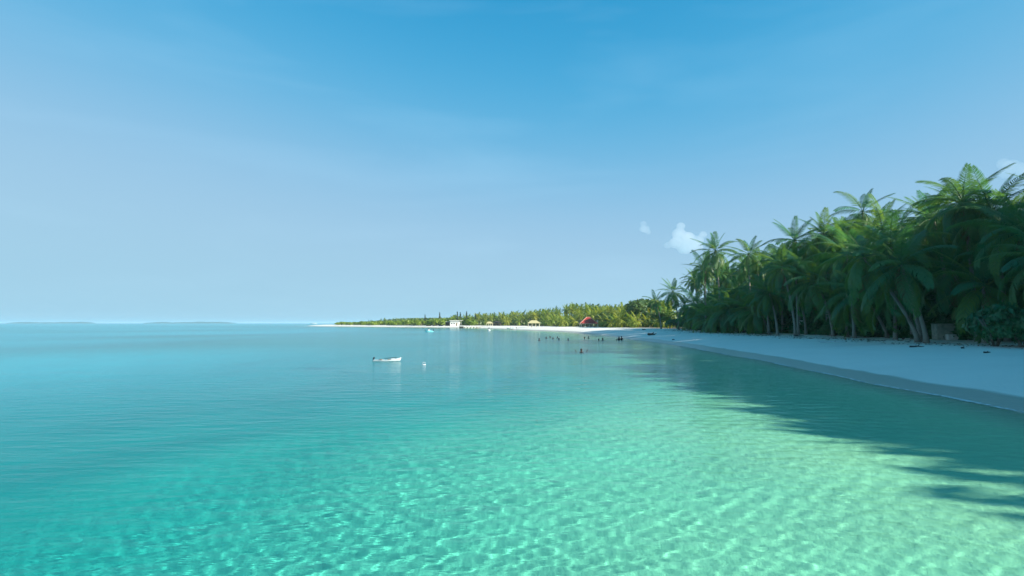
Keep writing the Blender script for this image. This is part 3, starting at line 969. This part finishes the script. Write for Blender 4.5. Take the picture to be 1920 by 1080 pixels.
def shelter(u, y, wpx, v_eave, v_top, label, roof_mat, name='beach_shelter', wall=None):
    c = at_depth(u, 606, y); g = gz(c.x, y)
    ze = at_depth(u, v_eave, y).z - g; zt = at_depth(u, v_top, y).z - g
    w = wpx * y / FPX
    t = empty(name, (c.x, y, g))
    tag(t, label, 'hut')
    mb = MB(); hip_roof(mb, 0, 0, w, w * .7, ze, zt, .45, .18)
    r = mb.build('roof', roof_mat, t)
    MB().box((0, 0, zt + .03), (w * .42, .2, .14), bevel=.03).build('ridge_cap', roof_mat, r)
    for sx in (-1, -.33, .33, 1):
        for sy in (-1, 1):
            MB().box((sx * (w / 2 - .4), sy * (w * .35 - .35), ze / 2 - .12), (.16, .16, ze + .25)).build('post', M_wood if wall else M_cream, t)
    if wall:
        MB().box((0, .3, ze * .42), (w * .8, w * .4, ze * .84)).build('wall', wall, t)
        MB().box((.3, .3 - w * .2 - .012, ze * .36), (.8, .03, ze * .68)).build('door', M_shade, t)  # near-black panel paints the shaded inside of the doorway
        MB().box((-w * .22, .3 - w * .2 - .012, ze * .5), (.9, .03, ze * .3)).build('window', M_glass, t)
    else:
        MB().box((0, 0, .45), (w * .5, .6, .08)).box((-w * .2, 0, .2), (.1, .5, .45)).box((w * .2, 0, .2), (.1, .5, .45)).build('table', M_wood, t)
shelter(1001, 282, 24, 606.2, 600.8, 'open shelter with a pale straw-coloured hipped roof on the far beach', M_thatch)
shelter(918, 372, 13, 606.6, 603.2, 'small shelter with a pale yellow roof left of the dark hut', M_thatch)
shelter(932, 378, 17, 605.8, 602.2, 'dark wooden hut beside the small yellow-roofed shelter', M_darkwood, 'beach_hut', M_wood)

def white_house():
    y = 412.0
    c = at_depth(853, 606, y); g = gz(c.x, y)
    ht = at_depth(853, 600.8, y).z - g
    w = 17 * y / FPX
    t = empty('beach_house', (c.x, y, g))
    tag(t, 'small white flat-roofed house above the jetty on the far beach', 'house')
    MB().box((0, 0, ht / 2 - .1), (w, 4.5, ht)).build('wall', M_white, t)
    MB().box((.8, -.3, ht + .02), (w + 2.4, 6.0, .22)).build('roof', M_white, t)
    MB().box((w / 2 + 1.3, -2.6, ht / 2 - .1), (.18, .18, ht + .1)).build('post', M_white, t)
    d = MB().box((1.4, -2.262, 1.0), (.95, .03, 2.0)).build('door', M_wood, t)
    MB().box((1.05, -2.31, 1.0), (.06, .07, .16)).build('handle', M_darkwood, d)
    for x in (-2.0, -.3):
        wd = MB().box((x, -2.262, 1.55), (1.0, .03, .8)).build('window', M_glass, t)
        MB().box((x, -2.29, 1.10), (1.16, .1, .08)).build('sill', M_white, wd)
        MB().box((x, -2.29, 1.55), (.06, .04, .8)).build('frame', M_white, wd)
    # lean-to shed on its left
    s = at_depth(839.5, 606, y + 1); gs = gz(s.x, y + 1)
    h2 = at_depth(839, 603.4, y).z - gs
    q = empty('boat_shed', (s.x, y + 1, gs))
    tag(q, 'dark open-fronted shed leaning against the left of the white house', 'shed')
    MB().box((0, .9, h2 / 2 - .1), (3.2, .12, h2)).build('wall', M_darkwood, q)
    MB().box((0, -.2, h2 + .05), (3.4, 2.9, .12), Matrix.Rotation(.08, 3, 'X')).build('roof', M_concrete, q)
    for sx in (-1.45, 1.45): MB().box((sx, -1.3, h2 / 2 - .15), (.14, .14, h2)).build('post', M_darkwood, q)
white_house()

def jetty():
    y = 352.0
    a = at_depth(869, 606, y); b = at_depth(921, 606, y + 10)
    t = empty('jetty', (a.x, y, 0))
    tag(t, 'low stone jetty wall with dark gaps along the far waterline', 'jetty')
    d = (Vector((b.x, b.y, 0)) - Vector((a.x, a.y, 0))); L = d.length; ang = math.atan2(d.y, d.x)
    rot = Matrix.Rotation(ang, 3, 'Z'); dn = d.normalized()
    MB().box(dn * (L / 2) + Vector((0, 0, .72)), (L, 1.6, .18), rot).build('deck', M_stone, t)
    n = 9
    for i in range(n):
        MB().box(dn * (L * (i + .4) / n) + Vector((0, 0, -.35)), (.6, 1.2, 1.95), rot).build('pier', M_concrete, t)
    for i in range(5):
        MB().tube([dn * (L * (i + .6) / 5.4) + Vector((0, -.6, .8)), dn * (L * (i + .6) / 5.4) + Vector((0, -.6, 1.7))], .07, 6).build('mooring_post', M_wood, t)
    e = at_depth(865, 606, y - 1)
    k = empty('landing_block', (e.x, y - 1, 0))
    tag(k, 'dark block-shaped landing at the left end of the jetty', 'jetty')
    MB().box((0, 0, .1), (2.3, 2.2, 1.9), bevel=.05).build('block', M_darkwood, k)
    MB().box((0, 0, 1.10), (2.6, 2.5, .12), bevel=.02).build('top_slab', M_concrete, k)
jetty()

# ------------------------------------------------------------------ boats and floats
def hull_mesh(L, B, H, mat, sheer=.35, stern=.7, rake=.15, name='hull', wall=.05):
    """open boat hull along +X (bow at +X) with thickness, keel at z=0"""
    ns, nk = 14, 9
    outer, inner = [], []
    for i in range(ns + 1):
        t = i / ns
        half = B / 2 * (stern + (1 - stern) * math.sin(min(1, t / .45) * math.pi / 2)) * (1 - max(0, (t - .5) / .5) ** 2.2) + .012
        top = H * (1 + sheer * max(0, (t - .35) / .65) ** 2)
        bot = H * .55 * max(0, (t - .7) / .3) ** 2
        x = -L / 2 + L * t
        ro, ri = [], []
        for k in range(nk):
            a = -math.pi / 2 + math.pi * k / (nk - 1)
            yy = math.sin(a) * half
            zz = bot + (top - bot) * (1 - math.cos(a) ** .55 if abs(math.cos(a)) > 1e-6 else 1.0)
            flare = rake * (zz - bot) * t
            ro.append((x + flare, yy, zz)); ri.append((x + flare - (wall if t > .9 else -wall if t < .05 else 0), yy * max(.05, 1 - wall / half), zz + (wall if 0 < k < nk - 1 else 0)))
        outer.append(ro); inner.append(ri)
    V = [v for r in outer for v in r] + [v for r in inner for v in r]
    off = (ns + 1) * nk
    F = []
    for i in range(ns):
        for k in range(nk - 1):
            a, b, c, d = i * nk + k, i * nk + k + 1, (i + 1) * nk + k + 1, (i + 1) * nk + k
            F.append((a, d, c, b)); F.append((a + off, b + off, c + off, d + off))
        for k in (0, nk - 1):
            a, d = i * nk + k, (i + 1) * nk + k
            F.append((a, a + off, d + off, d))
    for k in range(nk - 1):
        F.append((k, k + 1, k + 1 + off, k + off)); 
        e = ns * nk
        F.append((e + k + 1, e + k, e + k + off, e + k + 1 + off))
    F.append(tuple(range(nk)))
    me = bpy.data.meshes.new(name)
    me.from_pydata(V, [], F); me.update()
    bm = bmesh.new(); bm.from_mesh(me); bmesh.ops.recalc_face_normals(bm, faces=bm.faces[:]); bm.to_mesh(me); bm.free()
    me.materials.append(mat)
    return me

# small white rowing dinghy in the middle of the lagoon
p = on_water(725, 677.5)
W = p.y / FPX
t = empty('rowing_dinghy', (p.x, p.y, -.05), R(6))
tag(t, 'slim white dinghy with a raised pointed bow lying on the open lagoon', 'boat')
LB = 51 * W
h_ = link_mesh('hull', hull_mesh(LB * .97, .62, .16, M_hullwhite, 1.2, .5, .4), t)
MB().tube([(-LB * .46, 0, .2), (-LB * .46, 0, .3)], .03, 6).box((-LB * .455, 0, .33), (.13, .10, .10), bevel=.02).box((-LB * .49, 0, .10), (.05, .06, .4)).build('outboard_motor', M_blackplastic, t)
for x in (-.45, .2): MB().box((x, 0, .20), (.2, .60, .035)).build('thwart', M_wood, t)
MB().box((LB * .22, 0, .225), (.30, .24, .10), bevel=.03).build('bow_locker', M_hullwhite, t)
MB().tube([(LB * .36, .0, .33), (LB * .14, .05, .32), (-.2, .3, .27)], .02, 5).build('oar', M_darkwood, t)

# box-shaped float
p = on_water(795, 684)
t = empty('float', (p.x, p.y, -.12), R(12))
tag(t, 'small white box-shaped float right of the white dinghy', 'float')
MB().box((0, 0, .1), (.26, .18, .15), bevel=.035).build('body', M_hullwhite, t, True)
MB().tube([(-.09, 0, .22), (-.09, 0, .29), (.09, 0, .29), (.09, 0, .22)], .016, 6).build('handle', M_hullwhite, t)

def motor_boat(u, v, L, B, H, rz, label, hull, top=True, sink=.12, z=0.0, cat='boat', name='motor_boat', pole=False, p=None):
    p = on_water(u, v) if p is None else p
    t = empty(name, (p.x, p.y, p.z * 0 + z - sink), R(rz))
    tag(t, label, cat)
    link_mesh('hull', hull_mesh(L, B, H, hull, .4, .8, .3), t)
    MB().box((0, 0, H * .62), (L * .75, B * .74, .05)).build('floor', M_hullwhite, t)
    MB().box((L * .08, 0, H * .62 + .36), (.5, .55, .7), bevel=.05).build('console', M_hullwhite, t)
    MB().box((L * .12, 0, H * .62 + .86), (.06, .6, .34), Matrix.Rotation(-.3, 3, 'Y')).build('windscreen', M_glass, t)
    MB().box((-L * .16, 0, H * .62 + .22), (.4, B * .6, .42), bevel=.04).build('seat', M_aqua, t)
    m = MB().box((-L / 2 - .12, 0, H + .28), (.34, .3, .46), bevel=.06).build('outboard_motor', M_blackplastic, t)
    MB().box((-L / 2 - .14, 0, H * .4), (.14, .09, .9)).build('leg', M_blackplastic, m)
    if pole:
        MB().tube([(0, 0, H * .6), (0, 0, H + 2.0)], .03, 6).build('mast', M_hullwhite, t)
    return t
motor_boat(805, 622.4, 2.7, 1.25, .5, 205, 'pale aqua motor boat anchored off the sand spit', M_aqua)
motor_boat(917, 620.2, 2.6, 1.15, .45, 262, 'white boat with a thin mast seen end-on near the jetty', M_hullwhite, pole=True)
p = ground_hit(959, 618.0)
t = motor_boat(0, 0, 4.2, 1.4, .55, 184, 'flat white boat drawn up at the edge of the far beach', M_hullwhite, sink=-.03, z=p.z, p=p)
# white yacht far out at the tip of the spit
p = on_water(588, 607.9)
t = empty('motor_yacht', (p.x, p.y, -.6), R(178))
tag(t, 'tiny white motor yacht on the horizon at the tip of the sand spit', 'boat')
link_mesh('hull', hull_mesh(19, 4.6, 2.6, M_hullwhite, .3, .85, .5), t)
MB().box((-1.5, 0, 3.3), (9.5, 3.6, 1.6), taper=.8, bevel=.15).build('cabin', M_hullwhite, t)
MB().box((-1.5, -1.72, 3.35), (7.6, .12, .6)).build('window', M_glass, t)
MB().box((-2.4, 0, 4.7), (5.0, 2.8, 1.1), taper=.75, bevel=.15).build('flybridge', M_hullwhite, t)
MB().tube([(-3.5, 0, 5.0), (-4.1, 0, 7.0)], .09, 6).build('mast', M_hullwhite, t)
# dark boats drawn up in a row left of the white house
for i, (u, lab) in enumerate(((804, 'leftmost dark hull lying on the far beach below the bushes'), (816, 'middle dark hull lying on the far beach below the bushes'), (827, 'dark hull lying next to the shed left of the white house'))):
    y = 424 - i * 4
    c = at_depth(u, 606, y); g = gz(c.x, y)
    t = empty('beached_boat', (c.x, y, g - .02), R(4 * i - 5))
    tag(t, lab, 'boat', 'dark hulls drawn up on the far beach')
    link_mesh('hull', hull_mesh(3.6, 1.2, .55, M_darkwood, .35, .6, .2), t)
    for x in (-.7, .5): MB().box((x, 0, .40), (.25, .9, .05)).build('thwart', M_wood, t)

# ------------------------------------------------------------------ things in the grove and on the sand
# box-shaped cistern with a low slab in front
p = ground_hit(1767, 637)
t = empty('water_tank', (p.x + .6, p.y + .6, p.z), R(-12))
tag(t, 'pale grey-green box with a low slab in front, standing under the palms', 'tank')
sc = p.y / FPX
MB().box((0, 0, 14.5 * sc), (31 * sc, 1.2, 29 * sc), bevel=.025).build('body', M_concrete, t)
MB().box((0, 0, 29.4 * sc), (33 * sc, 1.3, .07), bevel=.015).build('lid', M_concrete, t)
MB().box((9 * sc, -.95, 5.2 * sc), (24 * sc, .6, 10 * sc), bevel=.02).build('front_slab', M_white, t)
MB().tube([(-6 * sc, -.60, 6 * sc), (-6 * sc, -.72, 6 * sc), (-6 * sc, -.72, 4 * sc)], .025, 6).build('tap', M_darkwood, t)

# made-up white board in place of a sunlit patch between the trunks
p = ground_hit(1508, 625)
t = empty('sunlit_patch_board', (p.x - .4, p.y - .3, p.z), R(-22))
tag(t, 'made-up white board for a sunlit patch among the dark trunks of the grove', 'board')
sc = p.y / FPX
for x in (-5, 5): MB().box((x * sc, .06, 12 * sc), (.09, .07, 24.5 * sc)).build('post', M_wood, t)
for k in range(4): MB().box((0, 0, (8 + k * 4.6) * sc), (13 * sc, .045, 4.2 * sc), Matrix.Rotation(.02 * (k - 1.5), 3, 'Y')).build('plank', M_white, t)

# driftwood and litter
def drift(u, v, L, r, rz, label, seed, br=2, lift=.0, mat=None):
    p = ground_hit(u, v)
    q = random.Random(seed)
    t = empty('driftwood', (p.x, p.y, p.z), R(rz))
    tag(t, label, 'driftwood', 'driftwood on the shaded beach')
    pts = [(-L / 2 + L * i / 5, q.uniform(-.08, .08) * L, r * .75 + lift * i / 5 * L + q.uniform(0, .04) * L) for i in range(6)]
    MB().tube(pts, [r * k for k in (1.15, 1, .9, .8, .6, .3)], 7).build('log', mat or M_darkwood, t, True)
    for i in range(br):
        b = Vector(pts[2 + i]); e = b + Vector((q.uniform(-.1, .3) * L, q.uniform(-.25, .25) * L, q.uniform(.12, .3) * L))
        MB().tube([b, b.lerp(e, .5) + Vector((0, 0, .03)), e], [r * .5, r * .35, r * .12], 5).build('branch', mat or M_darkwood, t, True)
drift(1222, 628.5, 1.5, .22, 10, 'dark branched driftwood lump on the sand left of the grove', 1, 3)
drift(1263, 637.5, .55, .07, 30, 'small dark stick near the waterline left of the grove', 2, 1)
drift(1208, 618.5, 1.1, .12, 0, 'dark log on the upper sand just past the driftwood lump', 3, 1)
drift(1719, 651, 1.0, .06, -15, 'short dark branch on the sand below the leaning palm feet', 4, 2)
drift(1806, 653.5, .35, .05, 20, 'tiny dark stick on the sand below the grey-green box', 5, 1)
drift(1851, 662, .45, .05, 5, 'small dark branch on the sand below the big leafy bush', 6, 1)
drift(1560, 642, 2.6, .035, 4, 'thin pale streak along the upper shaded sand', 7, 0, 0, M_hullwhite)  # thin pale tube drawn for a pale streak
drift(1498, 630.5, 1.4, .06, -6, 'thin dark log on the sand below the white patch', 8, 1)
drift(1440, 628, 2.6, .08, 3, 'long dark log at the foot of the grove left of the white patch', 9, 1)

def litter():
    q = np.random.default_rng(91)
    n = 1500
    y = q.uniform(24, 150, n); off = np.abs(q.normal(0, 2.2, n))
    x = 38.6 + np.maximum(0, (y - 105) * .09) - off
    P = np.stack([x, y, ground_z(x, y) + .02], -1)
    V, F = leaf_quads(P, np.tile(np.array([[0, 0, 2.2]]), (n, 1)), .13, 3, 2.4)
    o = link_mesh('leaf_litter', np_mesh('leaf_litter', V, F, M_frond_dead))
    tag(o, 'dry leaf litter scattered along the upper beach', None, None, 'stuff')
litter()

# ------------------------------------------------------------------ bathers
def person(name_label, x, y, z, pose, rz, s=1.0, cloth=None, hair=True):
    """one continuous skinned body; joints in metres, pelvis at the origin"""
    J = {'pelvis': (0, 0, 0), 'waist': (0, .01, .17), 'chest': (0, .0, .38), 'neck': (0, .0, .53), 'skull': (0, -.02, .63), 'crown': (0, -.01, .755)}
    Rd = {'pelvis': (.15, .11), 'waist': (.13, .095), 'chest': (.155, .11), 'neck': (.052, .055), 'skull': (.072, .088), 'crown': (.055, .06)}
    E = [('pelvis', 'waist'), ('waist', 'chest'), ('chest', 'neck'), ('neck', 'skull'), ('skull', 'crown')]
    for sg, sd in ((-1, 'l'), (1, 'r')):
        sh = (sg * .175, 0, .455)
        P = pose(sg)
        J['sh' + sd] = sh; J['el' + sd] = P['elbow']; J['wr' + sd] = P['wrist']; J['ha' + sd] = P['hand']
        J['hip' + sd] = (sg * .095, 0, -.06); J['kn' + sd] = P['knee']; J['an' + sd] = P['ankle']; J['to' + sd] = P['toe']
        for k, r in (('sh', (.058, .058)), ('el', (.04, .04)), ('wr', (.028, .028)), ('ha', (.038, .018)), ('hip', (.09, .09)), ('kn', (.058, .06)), ('an', (.036, .04)), ('to', (.04, .025))): Rd[k + sd] = r
        E += [('chest', 'sh' + sd), ('sh' + sd, 'el' + sd), ('el' + sd, 'wr' + sd), ('wr' + sd, 'ha' + sd), ('pelvis', 'hip' + sd), ('hip' + sd, 'kn' + sd), ('kn' + sd, 'an' + sd), ('an' + sd, 'to' + sd)]
        # five fingers from the palm
        w, h = Vector(P['wrist']), Vector(P['hand'])
        d = (h - w).normalized(); sx = d.orthogonal().normalized()
        for f in range(5):
            key = 'f%d%s' % (f, sd)
            J[key] = tuple(h + d * (.075 if f < 4 else .03) + sx * ((f - 1.5) * .022 if f < 4 else -.06)); Rd[key] = (.009, .009)
            E.append(('ha' + sd, key))
    names = list(J)
    me = bpy.data.meshes.new('body')
    me.from_pydata([J[k] for k in names], [(names.index(a), names.index(b)) for a, b in E], [])
    t = empty('person', (x, y, z), rz)
    t.scale = (s, s, s)
    tag(t, name_label, 'person', 'bathers in the lagoon')
    o = link_mesh('body', me, t)
    o.modifiers.new('skin', 'SKIN')
    for i, k in enumerate(names): me.skin_vertices[0].data[i].radius = Rd[k]
    me.skin_vertices[0].data[0].use_root = True
    o.modifiers.new('subdivision', 'SUBSURF').levels = 1
    o.modifiers['subdivision'].render_levels = 1
    o.modifiers['skin'].use_smooth_shade = True
    me.materials.append(M_skin)
    hd = MB().ball((0, .012, .70), .122, 2, (.9, 1.02, 1.0)).ball((0, .05, .64), .085, 2, (.95, .75, 1.1))
    hd.build('hair', M_hair, t, True)
    fc = MB().ball((0, -.118, .655), .018, 1, (.8, 1.1, 1.3))
    for sg in (-1, 1): fc.ball((sg * .088, 0, .655), .024, 1, (.5, .8, 1.3))
    fc.build('face_features', M_skin, t, True)
    cl = MB().tube([(0, 0, .0), (0, .005, .2), (0, 0, .36), (0, 0, .47)], [.185, .165, .215, .15], 12)
    cl.build('swim_shirt', cloth or M_cloth, t, True).scale = (1.03, .82, 1)
    return t

def legs_down(sg): return {'knee': (sg * .13, -.10, -.46), 'ankle': (sg * .15, .10, -.82), 'toe': (sg * .16, -.06, -.90)}
def legs_tucked(sg): return {'knee': (sg * .16, -.32, -.26), 'ankle': (sg * .15, .02, -.52), 'toe': (sg * .16, -.12, -.58)}
def legs_swim(sg): return {'knee': (sg * .13, .40, -.18), 'ankle': (sg * .14, .78, -.16), 'toe': (sg * .15, .94, -.12)}
def arms_raised(sg): return {'elbow': (sg * .42, -.04, .34), 'wrist': (sg * .54, -.06, .56), 'hand': (sg * .57, -.06, .65), **legs_tucked(sg)}
def arms_out(sg): return {'elbow': (sg * .40, -.10, .34), 'wrist': (sg * .56, -.26, .34), 'hand': (sg * .60, -.34, .34), **legs_tucked(sg)}
def arms_low(sg): return {'elbow': (sg * .27, .0, .22), 'wrist': (sg * .30, -.16, .04), 'hand': (sg * .28, -.24, -.01), **legs_down(sg)}
def arms_hug(sg): return {'elbow': (sg * .30, -.12, .26), 'wrist': (sg * .12, -.32, .30), 'hand': (sg * .04, -.36, .31), **legs_down(sg)}
def arms_front(sg): return {'elbow': (sg * .26, -.28, .36), 'wrist': (sg * .16, -.48, .42), 'hand': (sg * .12, -.56, .43), **legs_swim(sg)}

BATHERS = [
    (1090, 660.0, arms_raised, 0, .50, 'bather nearest the camera, throwing both arms up out of the water'),
    (1011, 638.0, arms_low, .3, .40, 'leftmost bather of the group, head and shoulders above water'),
    (1024, 634.2, arms_low, -.5, .42, 'second bather from the left, upright in the water'),
    (1031.5, 633.4, arms_out, .8, .42, 'third bather from the left, just right of the second'),
    (1037, 635.4, arms_front, 1.2, .50, 'fourth bather from the left, only the head showing'),
    (1045.5, 633.8, arms_out, -.3, .44, 'fifth bather from the left, at the back of the group'),
    (1048, 637.2, arms_front, -1.4, .46, 'bather in front of the fifth one, swimming flat'),
    (1065.5, 637.4, arms_low, .2, .46, 'lone bather in the gap between the left and middle groups'),
    (1096, 634.6, arms_low, .6, .46, 'bather left of the pair below the red pavilion'),
    (1103.5, 634.4, arms_out, -.8, .38, 'bather below the red pavilion with shoulders out of the water'),
    (1122.5, 638.0, arms_front, -1.0, .48, 'low swimming bather below the white pillar'),
    (1130.2, 637.8, arms_low, .4, .36, 'bather below the white pillar standing higher out of the water'),
    (1155.8, 637.6, arms_front, -.9, .48, 'small bather left of the standing pair'),
    (1160.6, 637.6, arms_hug, -.7, .16, 'left of two bathers standing close together in the shallows'),
    (1165.6, 637.4, arms_hug, 2.2, .13, 'right of two bathers standing close together in the shallows'),
]
for i, (u, v, pose, rz, sink, lab) in enumerate(BATHERS):
    p = on_water(u, v)
    person(lab, p.x, p.y, -sink - (.10 if 0 < i < 13 else .06 if i else .02), pose, rz, 1.08 if i not in (12,) else .9, M_cloth if i % 3 else M_cloth2)

# ------------------------------------------------------------------ foam line where the water ends
def foam():
    m, n, l, b = new_mat('sea_foam')
    b.inputs['Base Color'].default_value = (.8, .82, .8, 1); b.inputs['Roughness'].default_value = .8
    g = n.new('ShaderNodeNewGeometry'); z = n.new('ShaderNodeTexNoise'); z.inputs['Scale'].default_value = 3.0; z.inputs['Detail'].default_value = 6
    z3 = n.new('ShaderNodeTexNoise'); z3.inputs['Scale'].default_value = .22; z3.inputs['Detail'].default_value = 2
    l.new(g.outputs['Position'], z.inputs['Vector']); l.new(g.outputs['Position'], z3.inputs['Vector'])
    a = n.new('ShaderNodeMath'); a.operation = 'MULTIPLY'; l.new(z.outputs[0], a.inputs[0]); l.new(z3.outputs[0], a.inputs[1])
    r = n.new('ShaderNodeMapRange'); r.inputs['From Min'].default_value = .17; r.inputs['From Max'].default_value = .29; r.inputs['To Max'].default_value = .8
    l.new(a.outputs[0], r.inputs[0]); l.new(r.outputs[0], b.inputs['Alpha'])
    ys = np.concatenate([np.arange(8, 60, .35), np.arange(60, 200, 1.0)])
    V, F = [], []
    for i, y in enumerate(ys):
        xs = np.linspace(10, 30, 900)
        zz = ground_z(xs, np.full(900, y))
        x0 = xs[int(np.argmax(zz > 0.012))]
        w = .15 + .07 * math.sin(y * .9) + .03 * math.sin(y * 3.1)
        V += [(x0 - w, y, .014), (x0 + .03, y, .026)]
        if i: F.append((2 * i - 2, 2 * i - 1, 2 * i + 1, 2 * i))
    o = link_mesh('foam_line', np_mesh('foam_line', np.array(V), np.array(F)[:, ::-1], m))
    tag(o, 'thin broken line of foam along the waterline', None, None, 'stuff')
foam()

# ------------------------------------------------------------------ far islands, clouds, haze
M_island = leaf_mat('island_forest', (0.03, 0.06, 0.03), (0.06, 0.09, 0.035), .1, .7, .02)
def island(u0, u1, v_top, y, label, seed):
    a = at_depth(u0, 606, y); b = at_depth(u1, 606, y)
    H = at_depth(u0, v_top, y).z
    L = b.x - a.x
    n, m = 90, 10
    q = np.random.default_rng(seed)
    V = []
    for i in range(n + 1):
        t = i / n
        env = min(1, t / .12) ** .6 * min(1, (1 - t) / .12) ** .6
        bump = 1 + .18 * math.sin(t * 9 + seed) + .10 * math.sin(t * 31 + seed) + q.uniform(-.10, .10)
        for k in range(m + 1):
            s = k / m
            prof = min(1, math.sin(math.pi * s) * 1.6)
            V.append((a.x + L * t, y - 90 + 180 * s * (.4 + .6 * env), -1.5 + (H * .92 * env * bump + 1.5) * prof * (1 + q.uniform(-.06, .06))))
    F = [(i * (m + 1) + k, (i + 1) * (m + 1) + k, (i + 1) * (m + 1) + k + 1, i * (m + 1) + k + 1) for i in range(n) for k in range(m)]
    o = link_mesh('island', np_mesh('island', np.array(V), np.array(F), M_island, True))
    tag(o, label, None, None, 'structure')
island(22, 182, 604.1, 6000, 'low hazy island on the horizon at the far left', 1)
island(276, 446, 603.8, 6200, 'low hazy island on the horizon left of the sand spit', 2)

def cloud(u, v, y, lobes, label, dens, seed):
    c = at_depth(u, v, y)
    k = y / FPX
    q = random.Random(seed)
    mb = MB()
    for (dx, dz, r) in lobes:
        mb.ball((dx * k, q.uniform(-.4, .4) * r * k, dz * k), r * k, 3, (1, .8, .85), .05)
    m = bpy.data.materials.new('cloud_vapour'); m.use_nodes = True
    n, l = m.node_tree.nodes, m.node_tree.links
    n.clear()
    out = n.new('ShaderNodeOutputMaterial'); pv = n.new('ShaderNodeVolumePrincipled')
    pv.inputs['Color'].default_value = (.97, .98, 1, 1); pv.inputs['Density'].default_value = dens; pv.inputs['Anisotropy'].default_value = 0
    l.new(pv.outputs[0], out.inputs['Volume'])
    o = mb.build('cloud', m, None, True, (c.x, c.y, c.z))
    o.modifiers.new('remesh', 'REMESH').mode = 'VOXEL'
    o.modifiers['remesh'].voxel_size = 2.2 * k
    tag(o, label, 'cloud', 'small clouds above the grove')
    return o
cloud(1284, 446, 2600, [(-8, 22, 9), (-10, 8, 14), (6, -2, 17), (-18, -10, 13), (14, -14, 16), (0, -18, 16), (26, -4, 11), (-32, -14, 8), (34, 6, 8), (24, -18, 10)], 'larger of two small white puff clouds left of the tall star-shaped palm', .0095, 1)
cloud(1209, 427, 2700, [(-2, 8, 7), (2, -2, 9), (-4, -3, 8), (6, -9, 6)], 'smaller puff cloud, left of the other above the far shore', .0055, 2)
cloud(1890, 312, 2500, [(-10, 4, 13), (8, 0, 16), (24, -6, 16), (-4, -12, 14)], 'pale cloud peeping between the palm tops at the right edge', .003, 3)

def haze():
    mb = MB()
    bot, top = -24.0, 34.0
    mb.box((0, 5000, (bot + top) / 2), (60000, 60000, top - bot))
    m = bpy.data.materials.new('sea_haze'); m.use_nodes = True
    n, l = m.node_tree.nodes, m.node_tree.links
    n.clear()
    out = n.new('ShaderNodeOutputMaterial'); pv = n.new('ShaderNodeVolumePrincipled')
    pv.inputs['Color'].default_value = (.72, .90, 1.0, 1); pv.inputs['Density'].default_value = 1.15e-4; pv.inputs['Anisotropy'].default_value = .2
    l.new(pv.outputs[0], out.inputs['Volume'])
    o = mb.build('haze', m)
    tag(o, 'thin bluish sea haze over the whole lagoon', None, None, 'stuff')
haze()
